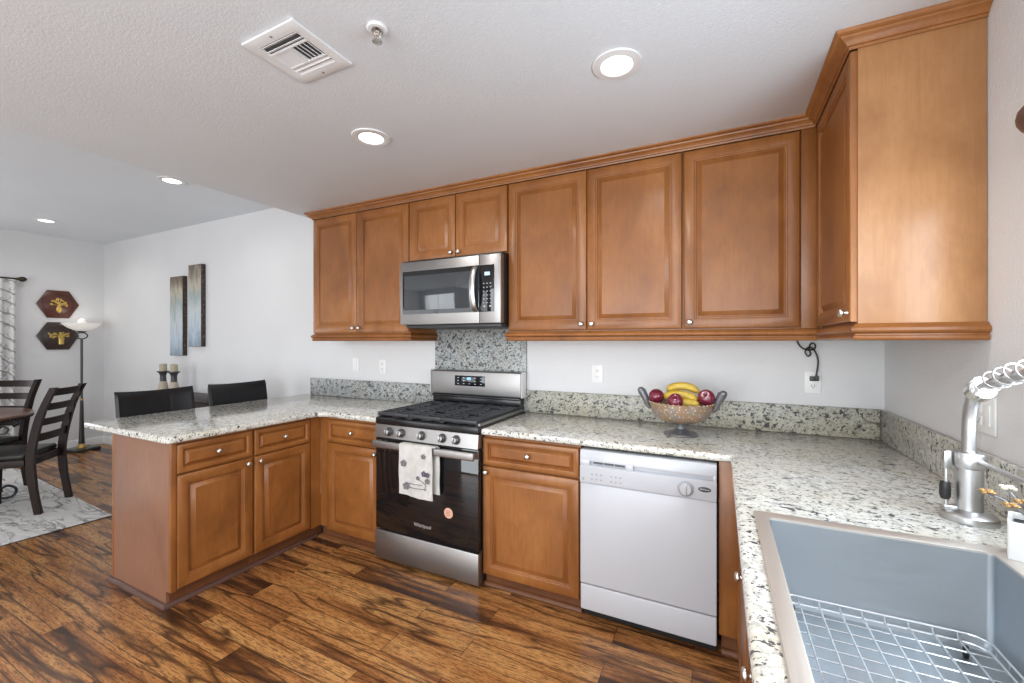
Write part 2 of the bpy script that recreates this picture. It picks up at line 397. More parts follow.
def text(name, s, size, loc, rot, mat, parent, ext=.0004):
    cu = bpy.data.curves.new(name, 'FONT'); cu.body = s; cu.size = size; cu.align_x = 'CENTER'; cu.align_y = 'CENTER'; cu.extrude = ext
    o = bpy.data.objects.new(name, cu); COL.objects.link(o); o.parent = parent
    o.location = Vector(loc) - ORG.get(parent.name, V(0, 0, 0)); o.rotation_euler = rot; cu.materials.append(M[mat])
    me = bpy.data.meshes.new_from_object(o); me.materials.clear(); me.materials.append(M[mat]); q = bpy.data.objects.new(name, me); COL.objects.link(q); q.parent = parent
    q.location = o.location; q.rotation_euler = o.rotation_euler; bpy.data.objects.remove(o); q.name = name; return q

# ================================================================== THE ROOM
ZC, ZD = 2.42, 2.70             # kitchen ceiling, dining ceiling
XR, XL, YN = 2.675, -5.56, -5.30
XS = -1.165                     # edge of the lowered kitchen ceiling
CT = .895                       # counter top height
struct('floor', 'plank_floor', lambda b: box(b, XL - .15, YN - .15, -.10, XR + .15, .15, 0))
struct('wall_back', 'wall_paint', lambda b: box(b, XL - .15, 0, 0, XR + .15, .15, ZD + .12))
def rect_wall(b, axis, p0, p1, a0, a1, z1, holes):
    """wall between p0 and p1 across its thickness, running a0..a1, with rectangular openings."""
    as_ = sorted({a0, a1, *[h[0] for h in holes], *[h[1] for h in holes]}); zs = sorted({0, z1, *[h[2] for h in holes], *[h[3] for h in holes]})
    t = bmesh.new()
    cells(t, as_, zs, lambda i, j: not any(h[0] <= (as_[i] + as_[i + 1]) / 2 <= h[1] and h[2] <= (zs[j] + zs[j + 1]) / 2 <= h[3] for h in holes), p0, p1)
    for v in t.verts:
        a, z, p = v.co; v.co = (p, a, z) if axis == 'x' else (a, p, z)
    join(b, t)
struct('wall_right', 'wall_paint', lambda b: rect_wall(b, 'x', XR, XR + .15, YN, 0, ZD + .12, [(-2.42, -1.14, 1.08, 1.90)]))
struct('wall_left', 'wall_paint', lambda b: rect_wall(b, 'x', XL - .15, XL, YN, 0, ZD + .12, [(-2.90, -1.00, .60, 2.05)]))
struct('wall_near', 'wall_paint', lambda b: rect_wall(b, 'y', YN - .15, YN, XL - .15, XR + .15, ZD + .12, [(-4.95, -1.85, 0, 2.2), (-.9, 2.6, 0, 2.35)]))  # openings out of view, widened to spread the light
def ceil_k(b):
    prism(b, [(XS, YN), (XR, YN), (XR, 0), (XS, 0)], ZC, ZD + .1, .012)
struct('ceiling', 'ceiling_paint', ceil_k)
struct('ceiling_dining', 'ceiling_paint', lambda b: box(b, XL, YN, ZD, XS + .01, 0, ZD + .1))
def win(name, axis, p, a0, a1, z0, z1, nsash=2, w=.045):
    """white frame with sashes and glass in a wall opening."""
    def fr(b):
        def bar(c0, c1, d0, d1, t):
            if axis == 'x': box(b, p - t, c0, d0, p + t, c1, d1, .004)
            else: box(b, c0, p - t, d0, c1, p + t, d1, .004)
        bar(a0, a1, z0, z0 + w, .03); bar(a0, a1, z1 - w, z1, .03); bar(a0, a0 + w, z0 + w, z1 - w, .03); bar(a1 - w, a1, z0 + w, z1 - w, .03)
        for k in range(1, nsash):
            c = a0 + (a1 - a0) * k / nsash; bar(c - w / 2, c + w / 2, z0 + w, z1 - w, .028)
    o = struct(name, 'trim_paint', fr)
    def gl(b):
        if axis == 'x': box(b, p - .003, a0 + .02, z0 + .02, p + .003, a1 - .02, z1 - .02)
        else: box(b, a0 + .02, p - .003, z0 + .02, a1 - .02, p + .003, z1 - .02)
    part('pane', 'window_glass', o, gl); return o
win('window_1', 'x', XR + .11, -2.42, -1.14, 1.08, 1.90)
win('window_2', 'x', XL - .12, -2.90, -1.00, .60, 2.05)
win('door_1', 'y', YN - .11, -4.95, -1.85, 0, 2.2, 2, .07)
win('added_door_2', 'y', YN - .11, -.9, 2.6, 0, 2.35, 2, .07)  # unseen glass door, added as an opening for the soft fill
BB = [(0, 0), (.014, 0), (.014, .085), (.010, .098), (.004, .105), (0, .105)]
struct('baseboard_back', 'trim_paint', lambda b: sweep(b, [(-1.3, 0), (XL, 0)][::-1], BB))
struct('baseboard_left', 'trim_paint', lambda b: sweep(b, [(XL, YN), (XL, -.014)], BB))

# ================================================================== CABINETS
def knob(parent, p, n):
    def f(b): lathe(b, p, n, [(.0075, 0), (.0075, .003), (.0052, .006), (.0052, .012), (.010, .0145), (.0142, .018), (.0148, .022), (.0125, .026), (.007, .0285), (0, .029)], 16)
    return part('knob', 'nickel', parent, f)
def door(root, o, u, n, w, h, kp, kind='door', rings=DOOR):
    d = part(kind, 'maple', root, lambda b: panel_front(b, o, u, n, w, h, .02, rings))
    if kp: k = Vector(o) + Vector(u) * kp[0] + V(0, 0, kp[1]) + Vector(n) * .0195; knob(d, k, n)
    return d
Xp, Yn, Xn = V(1, 0, 0), V(0, -1, 0), V(-1, 0, 0)
FY = -.612                      # face of the base carcasses on the back wall; fronts stand 2 cm proud
def base_back(name, label, x0, x1, dx0, dx1, kd, kw, extra=None):
    r = thing(name, (x0, 0, 0), label, 'cabinet', 'base cabinets')
    part('carcass', 'maple', r, lambda b: (box(b, x0, FY, .085, x1, -.03, .858), ))
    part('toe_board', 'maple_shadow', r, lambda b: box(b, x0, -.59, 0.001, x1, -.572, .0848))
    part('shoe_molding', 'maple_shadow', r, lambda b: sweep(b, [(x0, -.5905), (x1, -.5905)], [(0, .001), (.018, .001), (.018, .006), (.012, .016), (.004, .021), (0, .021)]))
    w = dx1 - dx0
    door(r, (dx0, FY, .691), Xp, Yn, w, .150, (w / 2 if kw is None else kw, .078), 'drawer', DRAWER)
    door(r, (dx0, FY, .078), Xp, Yn, w, .604, (kd, .574))
    return r
base_back('base_cabinet', 'narrow wooden base cabinet in the inner corner, directly left of the stove', -.585, -.020, -.499, -.022, .477 - .030, None)
base_back('base_cabinet', 'wooden base cabinet between the stove and the white dishwasher', .746, 1.312, .748, 1.306, .024, None)

# peninsula: two units in a row, doors facing +x
PX = -.605
def pen_unit(label, y0, y1, dy0, dy1, kd, end):
    r = thing('peninsula_cabinet', (PX, y0, 0), label, 'cabinet', 'peninsula cabinets')
    part('carcass', 'maple', r, lambda b: box(b, -1.195, y0, .085, PX, y1, .858))
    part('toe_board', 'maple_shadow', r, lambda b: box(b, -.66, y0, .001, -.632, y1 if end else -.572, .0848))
    w = dy1 - dy0
    door(r, (PX, dy0, .691), V(0, 1, 0), Xp, w, .152, (w / 2, .078), 'drawer', DRAWER)
    door(r, (PX, dy0, .092), V(0, 1, 0), Xp, w, .590, (kd, .560))
    part('back_panel', 'maple', r, lambda b: box(b, -1.215, y0 - (.016 if end else 0), .001, -1.196, y1, .858, .0015))
    if end:
        def ep(b):
            t = bmesh.new(); prism(t, [(-1.195, .001), (-.632, .001), (-.632, .085), (PX + .001, .085), (PX + .001, .858), (-1.195, .858)], 0, .014)
            for v in t.verts: v.co = (v.co.x, y0 - .0005 - v.co.z, v.co.y)
            join(b, t)
        part('end_panel', 'end_veneer_sheen', r, ep)
        part('corner_stile', 'maple', r, lambda b: box(b, PX - .001 + .002, y0 - .0145, .0855, PX + .018, dy0 - .003, .858, .001))
    return r
pu = pen_unit('wooden peninsula cabinet at the open end, with the plain side panel', -1.505, -1.092, -1.490, -1.098, .362, True)
pu2 = pen_unit('wooden peninsula cabinet nearer the stove, next to the inner corner', -1.091, -.634, -1.083, -.697, .030, False)
part('filler_strip', 'maple', pu2, lambda b: box(b, PX + .001, -.693, .086, PX + .018, -.6125, .858))
SHOE = [(0, .001), (.019, .001), (.019, .008), (.014, .018), (.006, .023), (0, .023)]
def shoe(b): sweep(b, [(-1.2155, -.3), (-1.2155, -1.5215), (-.6315, -1.5215), (-.6315, -.593)], SHOE)
def shoe_fix(b):
    sweep(b, [(-1.2155, -.3), (-1.2155, -1.5215), (-.6315, -1.5215), (-.6315, -.612)], SHOE)
o = struct('trim_1', 'valance_wood', shoe_fix)

# right-hand run: fronts face -x
RX = 2.032
r = thing('base_cabinet', (RX, -.63, 0), 'wooden corner base cabinet right of the dishwasher, under the granite corner', 'cabinet', 'base cabinets')
part('carcass', 'maple', r, lambda b: box(b, RX, -1.236, .085, 2.66, -.63, .858))
part('filler_panel', 'maple', r, lambda b: box(b, 1.940, -.632, .100, RX + .01, -.612, .858, .001))
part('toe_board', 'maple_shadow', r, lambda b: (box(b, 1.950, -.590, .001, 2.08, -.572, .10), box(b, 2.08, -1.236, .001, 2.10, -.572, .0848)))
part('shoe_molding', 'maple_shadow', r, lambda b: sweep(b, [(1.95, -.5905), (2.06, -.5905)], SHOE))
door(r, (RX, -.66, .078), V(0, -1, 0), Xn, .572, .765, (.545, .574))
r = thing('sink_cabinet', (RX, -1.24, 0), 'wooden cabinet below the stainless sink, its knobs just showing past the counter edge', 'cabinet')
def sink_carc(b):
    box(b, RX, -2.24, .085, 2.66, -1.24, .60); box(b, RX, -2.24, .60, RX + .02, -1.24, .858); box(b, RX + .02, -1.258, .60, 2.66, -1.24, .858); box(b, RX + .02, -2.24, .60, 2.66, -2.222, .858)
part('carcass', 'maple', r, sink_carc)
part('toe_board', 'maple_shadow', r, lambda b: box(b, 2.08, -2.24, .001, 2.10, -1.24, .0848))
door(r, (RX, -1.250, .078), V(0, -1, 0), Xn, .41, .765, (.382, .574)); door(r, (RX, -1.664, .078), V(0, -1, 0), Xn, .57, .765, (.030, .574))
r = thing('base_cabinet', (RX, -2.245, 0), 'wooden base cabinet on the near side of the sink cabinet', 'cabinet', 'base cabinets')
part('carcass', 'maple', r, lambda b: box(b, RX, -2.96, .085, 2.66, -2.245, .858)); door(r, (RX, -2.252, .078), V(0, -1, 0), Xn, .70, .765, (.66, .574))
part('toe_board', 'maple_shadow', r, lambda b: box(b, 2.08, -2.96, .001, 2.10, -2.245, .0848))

# wall cabinets
UF, ZB, ZT = -.311, 1.4466, 2.366
def upper(label, x0, x1, zb, doors, zlow):
    r = thing('wall_cabinet', (x0, 0, zb), label, 'cabinet', 'wall cabinets')
    part('carcass', 'maple', r, lambda b: box(b, x0, UF, zlow, x1, -.002, 2.375))
    for a0, a1, k in doors: door(r, (a0, UF, zb + .003), Xp, Yn, a1 - a0, ZT - zb - .003, k)
    return r
upper('tall wooden wall cabinet with two narrow doors, at the left end of the row', -1.022, -.034, ZB, [(-1.018, -.540, (.452, .035)), (-.536, -.037, (.030, .035))], 1.398)
upper('short wooden wall cabinet above the microwave', -.032, .750, 1.945, [(-.029, .358, (.358, .030)), (.363, .747, (.028, .030))], 1.94)
upper('wooden wall cabinet with a pair of doors, directly right of the microwave', .752, 1.770, ZB, [(.757, 1.257, (.472, .032)), (1.261, 1.766, (.030, .032))], 1.398)
r = upper('wooden wall cabinet with a single wide door, above the outlet with a cord', 1.772, 2.357, ZB, [(1.777, 2.280, (.028, .032))], 1.398)
part('filler_strip', 'maple', r, lambda b: box(b, 2.284, UF - .0165, ZB - .002, 2.357, UF - .0005, 2.372, .001))
r = thing('wall_cabinet', (2.36, -.33, ZB), 'wooden wall cabinet on the right wall, its broad plain side facing the room', 'cabinet', 'wall cabinets')
part('carcass', 'maple', r, lambda b: box(b, 2.361, -.882, 1.398, 2.673, -.332, 2.375))
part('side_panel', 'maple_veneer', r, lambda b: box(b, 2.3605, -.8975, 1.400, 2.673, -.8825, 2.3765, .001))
door(r, (2.3605, -.345, ZB + .003), V(0, -1, 0), Xn, .548, ZT - ZB - .003, (.520, .032))
CROWN = [(0, 2.369), (.004, 2.369), (.006, 2.377), (.012, 2.379), (.014, 2.385), (.024, 2.394), (.031, 2.398), (.033, 2.404), (.040, 2.407), (.046, 2.413), (.048, 2.4195), (0, 2.4195)]
RAIL = [(0, 1.3855), (.004, 1.3855), (.012, 1.388), (.016, 1.394), (.014, 1.401), (.009, 1.404), (.009, 1.408), (.018, 1.412), (.022, 1.419), (.020, 1.428), (.013, 1.433), (.011, 1.437), (.004, 1.4425), (0, 1.4425)]
solid('crown_molding', 'maple', (0, -.33, 2.37), lambda b: sweep(b, [(-1.0235, -.002), (-1.0235, -.3315), (2.3395, -.3315), (2.3395, -.8985), (2.6735, -.8985)], CROWN), 'stepped wooden crown moulding along the top of the whole row of wall cabinets', 'moulding')
solid('light_rail', 'maple', (-.5, -.31, 1.39), lambda b: sweep(b, [(-1.0235, -.002), (-1.0235, -.312), (-.0325, -.312), (-.0325, -.002)], RAIL), 'ribbed wooden light rail under the left wall cabinet, ending beside the microwave', 'moulding', 'light rails')
solid('light_rail', 'maple', (1.5, -.31, 1.39), lambda b: sweep(b, [(.7505, -.002), (.7505, -.312), (2.3595, -.312), (2.3595, -.8985), (2.6735, -.8985)], RAIL), 'long ribbed wooden light rail under the wall cabinets right of the microwave, turning the corner', 'moulding', 'light rails')

# ================================================================== GRANITE
pol = [(-1.50, -1.550), (-.558, -1.550), (-.558, -.648), (-.019, -.648), (-.019, -.001), (-1.50, -.001)]
solid('countertop', 'granite', (-1, -.8, .86), lambda b: prism(b, fillet(pol, [.02, .035, .07, 0, 0, 0]), .859, CT, .011), 'speckled granite countertop of the peninsula, left of the stove', 'countertop', 'granite countertops')
xs = [.747, 1.985, 2.052, 2.514, 2.674]; ys = [-2.97, -2.062, -1.330, -.648, -.001]
solid('countertop', 'granite', (1.5, -.5, .86), lambda b: cells(b, xs, ys, lambda i, j: (j == 3) or (i >= 1 and not (i == 2 and j == 1)), .859, CT, .011), 'speckled granite countertop running from the stove round the corner to the sink', 'countertop', 'granite countertops')
solid('backsplash', 'granite_blue_lit', (-.8, -.01, .9), lambda b: box(b, -1.447, -.021, CT + .0005, -.040, -.001, 1.047, .002), 'low granite backsplash strip on the wall left of the stove', 'backsplash', 'granite backsplashes')
solid('backsplash', 'granite_blue_lit', (.35, -.01, .9), lambda b: box(b, -.039, -.0145, CT + .001, .736, -.001, 1.4735, .001), 'tall granite splash panel between the stove and the microwave', 'backsplash', 'granite backsplashes')
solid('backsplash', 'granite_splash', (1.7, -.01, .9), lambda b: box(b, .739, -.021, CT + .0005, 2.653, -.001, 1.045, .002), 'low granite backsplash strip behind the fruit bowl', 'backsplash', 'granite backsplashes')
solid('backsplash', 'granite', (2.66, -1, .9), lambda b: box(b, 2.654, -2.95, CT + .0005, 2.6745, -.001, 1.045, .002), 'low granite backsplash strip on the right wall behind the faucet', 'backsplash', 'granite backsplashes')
def brk(b): tube(b, [(-1.217, -1.49, .70), (-1.225, -1.49, .845), (-1.225, -1.49, .8515), (-1.40, -1.49, .8515)], .006, 6)
solid('counter_bracket', 'wrought_iron', (-1.22, -1.49, .7), brk, 'small dark bracket holding up the overhang of the peninsula countertop', 'bracket')

# ================================================================== STOVE
r = thing('gas_range', (.38, -.35, 0), 'stainless gas stove with black grates and a towel on its oven handle', 'stove')
part('body', 'dark_grey', r, lambda b: box(b, .004, -.640, .03, .757, -.03, .862, .003))
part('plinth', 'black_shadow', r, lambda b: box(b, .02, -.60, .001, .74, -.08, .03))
part('bottom_drawer', 'steel', r, lambda b: box(b, .001, -.690, .022, .760, -.641, .199, .006))
od = part('oven_door', 'black_glass', r, lambda b: box(b, .003, -.686, .206, .758, -.641, .778, .006))
def handle(b):
    box(b, .024, -.742, .727, .758, -.722, .772, .008, 3)
    for x in (.030, .718): box(b, x, -.724, .732, x + .036, -.684, .767, .004)
part('handle', 'steel', od, handle)
part('sticker', 'sticker_peach', od, lambda b: lathe(b, (.558, -.6855, .393), Yn, [(.0, .0008), (.030, .0008), (.030, 0), (0, 0)][::-1], 28), 'round peach sticker on the oven glass')
def stp(b):
    for k in range(4): box(b, .540, -.6872, .378 + k * .009, .575 - .006 * (k % 2), -.6862, .381 + k * .009)
part('sticker_print', 'sticker_print', od, stp)
text('lettering', 'Whirlpool', .030, (.372, -.6866, .283), (R(90), 0, 0), 'logo_silver', od)
def cpan(b):
    t = bmesh.new(); prism(t, [(-.640, .783), (-.695, .783), (-.686, .862), (-.640, .862)], .002, .759, .003, 2)
    for v in t.verts: v.co = (v.co.z, v.co.x, v.co.y)
    join(b, t)
part('control_panel', 'steel', r, cpan)
kn = V(0, -1, .11).normalized()
for x in (.119, .216, .370, .520, .616):
    k = part('knob', 'dark_grey', r, lambda b: lathe(b, V(x, -.6905, .822), kn, [(.027, 0), (.027, .004), (.0215, .006), (.0215, .010)], 24))
    def kb(b):
        lathe(b, V(x, -.6905, .822), kn, [(.0195, .0102), (.0185, .030), (.016, .033), (0, .034)], 24)
        box(b, x - .0035, -.733, .807, x + .0035, -.716, .843, .002)
    part('grip', 'grip_metal', k, kb)
part('cooktop', 'black_enamel', r, lambda b: (box(b, .001, -.688, .8625, .760, -.055, .905, .008, 3), ))
part('side_trim', 'steel', r, lambda b: box(b, .746, -.672, .9055, .7595, -.09, .922, .003), 'steel strip along the right edge of the cooktop')
part('side_trim', 'steel', r, lambda b: box(b, .0015, -.672, .9055, .014, -.09, .922, .003), 'steel strip along the left edge of the cooktop')
BUR = [(.155, -.525, .045), (.155, -.235, .036), (.380, -.38, .040), (.605, -.525, .050), (.605, -.235, .034)]
for x, y, q in BUR:
    bb = part('burner', 'steel_satin', r, lambda b: lathe(b, (x, y, .9045), (0, 0, 1), [(q * 1.25, 0), (q * 1.2, .005), (q * .95, .008), (q * .9, .014)], 24))
    part('burner_cap', 'black_enamel', bb, lambda b: lathe(b, (x, y, .9185), (0, 0, 1), [(q * .92, 0), (q * .92, .005), (q * .8, .009), (0, .010)], 24))
def grate(x0, x1):
    def f(b):
        z0, z1 = .922, .938; t = .0055
        for y in (-.675, -.085): box(b, x0, y - .008, z0 - .004, x1, y + .008, z1, .003)
        for x in (x0 + .006, x1 - .006): box(b, x - .006, -.675, z0 - .004, x + .006, -.085, z1, .003)
        n = 11
        for k in range(1, n):
            y = -.675 + .59 * k / n
            if k in (3, 8) and x1 - x0 > .2:
                m = (x0 + x1) / 2; box(b, x0, y - t, z0, m - .035, y + t, z1, .002); box(b, m + .035, y - t, z0, x1, y + t, z1, .002)
            else: box(b, x0, y - t, z0, x1, y + t, z1, .002)
        m = (x0 + x1) / 2
        for y0, y1 in ((-.675, -.57), (-.48, -.28), (-.19, -.085)): box(b, m - t, y0, z0, m + t, y1, z1, .002)
        for x in (x0 + .006, x1 - .006):
            for y in (-.66, -.38, -.10): box(b, x - .006, y - .006, .9035, x + .006, y + .006, z0)
    part('grate', 'cast_iron', r, f)
grate(.016, .262); grate(.265, .497); grate(.500, .744)
bgd = part('backguard', 'steel', r, lambda b: box(b, -.006, -.105, .992, .748, -.030, 1.168, .010, 3))
part('end_cap', 'white_metal', bgd, lambda b: box(b, .7482, -.108, .994, .754, -.0305, 1.170, .004), 'pale cap at the end of the back panel')
part('end_cap', 'white_metal', bgd, lambda b: box(b, -.0122, -.108, .994, -.0062, -.0305, 1.170, .004), 'pale cap at the end of the back panel')
part('back_riser', 'black_enamel', r, lambda b: (box(b, .006, -.095, .9055, .740, -.030, .9915, .004), box(b, .006, -.112, .975, .740, -.094, .9915, .004)))
ds = part('display', 'black_glass', bgd, lambda b: box(b, .212, -.1085, 1.060, .466, -.1048, 1.134, .0015))
def digs(b):
    box(b, .318, -.1092, 1.105, .352, -.1084, 1.122)
part('clock', 'display_blue', bgd, digs)
def marks(b):
    for k in range(5):
        for j in range(3):
            if k == 2 and j == 2: continue
            x = .236 + k * .048; z = 1.074 + j * .021; box(b, x, -.1090, z, x + .013, -.1084, z + .004)
part('button_print', 'display_dim', bgd, marks)

r.location.x -= .016; r.location.y += .014
# towel over the oven handle
def towel_sheet(b, x0, x1, zt, zb, y, amp, ph, nx=14, nz=26, skew=0.0):
    g0 = []; g1 = []
    for j in range(nz + 1):
        s = j / nz; a = []; c = []
        for i in range(nx + 1):
            u = i / nx; x = x0 + (x1 - x0) * u + skew * s * (u - .4); z = zt + (zb - zt) * s - .010 * u * s
            w = amp * s * math.sin(u * 7 + ph) + .002 * math.sin(u * 23 + s * 9)
            a.append(b.verts.new((x, y - .004 + w, z))); c.append(b.verts.new((x, y + w, z)))
        g0.append(a); g1.append(c)
    for j in range(nz):
        for i in range(nx):
            b.faces.new((g0[j][i], g0[j][i + 1], g0[j + 1][i + 1], g0[j + 1][i])); b.faces.new((g1[j][i], g1[j + 1][i], g1[j + 1][i + 1], g1[j][i + 1]))
    for j in range(nz):
        for i in (0, nx): b.faces.new((g0[j][i], g0[j + 1][i], g1[j + 1][i], g1[j][i]))
    for i in range(nx):
        for j in (0, nz): b.faces.new((g0[j][i], g0[j][i + 1], g1[j][i + 1], g1[j][i]))
r = thing('dish_towel', (.31, -.745, .77), 'white dish towel with purple embroidered flowers, hanging on the oven handle', 'towel')
def tw(b):
    towel_sheet(b, .232, .474, .774, .480, -.7475, .006, .4)
    towel_sheet(b, .250, .500, .774, .508, -.7130, .005, 1.7)
    box(b, .238, -.7505, .7735, .492, -.7130, .7790, .0024)
part('cloth', 'towel_cotton', r, tw, angle=80)
def flower(cx, cz, q, mat, n=5):
    def f(b):
        for k in range(n):
            a = 2 * PI * k / n + .3; lathe(b, (cx + q * .62 * math.cos(a), -.7585, cz + q * .62 * math.sin(a)), Yn, [(q * .40, 0), (q * .38, .003), (0, .004)], 10)
    part('embroidered_flower', mat, r, f)
flower(0.272, 0.665, .021, 'thread_grey'); flower(0.292, 0.535, .023, 'thread_grey'); flower(0.417, 0.720, .015, 'thread_grey'); flower(0.421, 0.622, .017, 'thread_purple'); flower(0.447, 0.618, .015, 'thread_purple'); flower(0.445, 0.582, .016, 'thread_grey'); flower(0.379, 0.592, .013, 'thread_grey')
def stems(b):
    tube(b, [(0.299, -.7585, 0.555), (0.349, -.7585, 0.552), (0.409, -.7585, 0.554)], .0018, 5); tube(b, [(0.299, -.7585, 0.532), (0.359, -.7585, 0.529), (0.439, -.7585, 0.534)], .0018, 5)
    tube(b, [(0.384, -.7585, 0.585), (0.409, -.7585, 0.575), (0.434, -.7585, 0.560), (0.429, -.7585, 0.525)], .0018, 5)
part('embroidered_stem', 'thread_grey', r, stems)
r.location.y += .014

# ================================================================== MICROWAVE
r = thing('microwave', (.36, -.2, 1.49), 'stainless over-the-range microwave with a dark glass door', 'microwave')
part('body', 'black_plastic', r, lambda b: (box(b, -.028, -.392, 1.497, .748, -.004, 1.936, .003), ))
part('underside', 'dark_grey', r, lambda b: box(b, -.010, -.385, 1.474, .735, -.025, 1.4965, .004))
dr = part('door', 'steel', r, lambda b: box(b, -.030, -.424, 1.496, .600, -.393, 1.920, .004))
part('window', 'microwave_glass', dr, lambda b: box(b, -.004, -.4275, 1.566, .5995, -.4235, 1.856, .0015))
part('window_border', 'black_glass', dr, lambda b: (box(b, -.004, -.4290, 1.827, .5995, -.4276, 1.856), box(b, -.004, -.4290, 1.566, .5995, -.4276, 1.594), box(b, -.004, -.4290, 1.594, .006, -.4276, 1.827)))
hp = [(.574, -.428, 1.575), (.574, -.450, 1.60), (.574, -.466, 1.66), (.574, -.471, 1.71), (.574, -.466, 1.76), (.574, -.450, 1.82), (.574, -.428, 1.845)]
part('handle', 'steel_satin', dr, lambda b: tube(b, smooth_path(hp, 5), .012, 10, flat=(.7, 1.6)))
text('lettering', 'Whirlpool', .020, (.32, -.4245, 1.889), (R(90), 0, 0), 'mark_grey', dr)
cp = part('control_panel', 'steel', r, lambda b: box(b, .6015, -.424, 1.496, .749, -.393, 1.920, .004))
part('keypad', 'black_glass', cp, lambda b: box(b, .602, -.4275, 1.566, .707, -.4235, 1.856, .0015))
part('clock', 'display_dim', cp, lambda b: box(b, .640, -.4282, 1.790, .678, -.4272, 1.812))
def keys(b):
    for j in range(6):
        for i in range(3): box(b, .630 + i * .024, -.4281, 1.618 + j * .024, .640 + i * .024, -.4273, 1.624 + j * .024)
part('key_print', 'mark_grey', cp, keys)
part('start_buttons', 'pale_grey_plastic', cp, lambda b: (lathe(b, (.640, -.4274, 1.600), Yn, [(.006, 0), (.006, .001), (0, .001)], 12), lathe(b, (.680, -.4274, 1.600), Yn, [(.006, 0), (.006, .001), (0, .001)], 12)))
part('side_edge', 'steel', r, lambda b: box(b, .7485, -.4225, 1.498, .752, -.382, 1.918, .001))

# ================================================================== DISHWASHER
r = thing('dishwasher', (1.63, -.35, 0), 'white dishwasher with a round dial, under the granite counter', 'dishwasher')
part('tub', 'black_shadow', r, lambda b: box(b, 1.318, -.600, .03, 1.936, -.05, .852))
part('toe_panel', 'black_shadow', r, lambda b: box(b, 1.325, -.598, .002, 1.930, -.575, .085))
part('door', 'appliance_white', r, lambda b: box(b, 1.323, -.664, .191, 1.932, -.601, .687, .005, 3))
part('kick_panel', 'appliance_white', r, lambda b: box(b, 1.323, -.660, .058, 1.932, -.601, .184, .007, 3))
def dwp(b):
    t = bmesh.new(); prism(t, [(-.601, .690), (-.672, .690), (-.674, .700), (-.672, .770), (-.664, .775), (-.650, .778), (-.650, .792), (-.668, .797), (-.668, .835), (-.660, .848), (-.601, .848)], 1.323, 1.932, .004, 2)
    for v in t.verts: v.co = (v.co.z, v.co.x, v.co.y)
    join(b, t)
    for x0, x1 in ((1.3235, 1.372), (1.545, 1.58), (1.918, 1.9315)): box(b, x0, -.6695, .772, x1, -.640, .800, .003)
cp = part('control_panel', 'appliance_white', r, dwp)
part('vent_slot', 'slot_grey', cp, lambda b: [box(b, 1.386 + k * .052, -.6520, .781, 1.434 + k * .052, -.6496, .791) for k in range(3)])
kb = part('dial', 'mark_grey', cp, lambda b: lathe(b, (1.808, -.6735, .730), Yn, [(.034, 0), (.034, .003), (.031, .004)], 28))
part('dial_cap', 'pale_grey_plastic', kb, lambda b: (lathe(b, (1.808, -.6772, .730), Yn, [(.027, 0), (.025, .012), (.022, .015), (0, .016)], 28), box(b, 1.804, -.7005, .708, 1.812, -.690, .752, .003)))
bd = part('badge', 'dark_grey', cp, lambda b: lathe(b, (1.884, -.6732, .738), Yn, [(.026, 0), (.026, .002), (.022, .003), (0, .003)], 28, .42, 1.0) if False else lathe(b, (1.884, -.6732, .738), Yn, [(.026, 0), (.026, .002), (.022, .003), (0, .003)], 28, 1.0, .42), 'dark oval badge')
text('lettering', 'Whirlpool', .0095, (1.884, -.6766, .738), (R(90), 0, 0), 'logo_silver', bd, .0002)
for gx in (1.385, 1.478):
    def dots(b):
        for j in range(2):
            for i in range(3): lathe(b, (gx + i * .022, -.6735, .712 + j * .024), Yn, [(.0042, 0), (.0042, .001), (0, .001)], 8)
    part('button_print', 'mark_grey', cp, dots)
part('indicator', 'mark_grey', cp, lambda b: box(b, 1.336, -.6740, .702, 1.346, -.6730, .714))

# ================================================================== SINK
def rr(x0, x1, y0, y1, rad, z, n=5):
    out = []
    for cx, cy, a0 in ((x1 - rad, y1 - rad, 0), (x0 + rad, y1 - rad, 90), (x0 + rad, y0 + rad, 180), (x1 - rad, y0 + rad, 270)):
        for k in range(n + 1): a = R(a0 + 90 * k / n); out.append((cx + rad * math.cos(a), cy + rad * math.sin(a), z))
    return out
def loft(b, loops, cap=True):
    L = [[b.verts.new(p) for p in l] for l in loops]; n = len(L[0])
    for a, c in zip(L, L[1:]):
        for k in range(n): b.faces.new((a[k], a[(k + 1) % n], c[(k + 1) % n], c[k]))
    if cap: b.faces.new(L[-1])
r = thing('kitchen_sink', (2.28, -1.70, .68), 'large stainless steel kitchen sink set into the granite counter', 'sink')
X0, X1, Y0, Y1 = 2.062, 2.503, -2.055, -1.338
part('basin', 'sink_steel', r, lambda b: loft(b, [rr(X0, X1, Y0, Y1, .012, .8935), rr(X0 + .002, X1 - .002, Y0 + .002, Y1 - .002, .012, .700), rr(X0 + .012, X1 - .012, Y0 + .012, Y1 - .012, .016, .675), rr(X0 + .035, X1 - .035, Y0 + .035, Y1 - .035, .02, .668), rr(2.24, 2.30, -1.74, -1.68, .029, .664)]), angle=30)
part('rim', 'rim_steel', r, lambda b: loft(b, [rr(X0, X1, Y0, Y1, .012, .893), rr(X0 + .0005, X1 - .0005, Y0 + .0005, Y1 - .0005, .012, .8985), rr(X0 - .002, X1 + .002, Y0 - .002, Y1 + .002, .012, .9), rr(2.032, 2.546, -2.11, -1.298, .006, .9), rr(2.030, 2.548, -2.112, -1.296, .006, .898), rr(2.030, 2.548, -2.112, -1.296, .006, .8953)], False))
part('drain', 'chrome', r, lambda b: lathe(b, (2.27, -1.71, .6645), (0, 0, 1), [(.055, 0), (.055, .003), (.045, .004), (.040, .001), (0, .001)], 28))
r = thing('sink_grid', (2.28, -1.70, .70), 'steel wire grid lying in the bottom of the sink', 'sink grid')
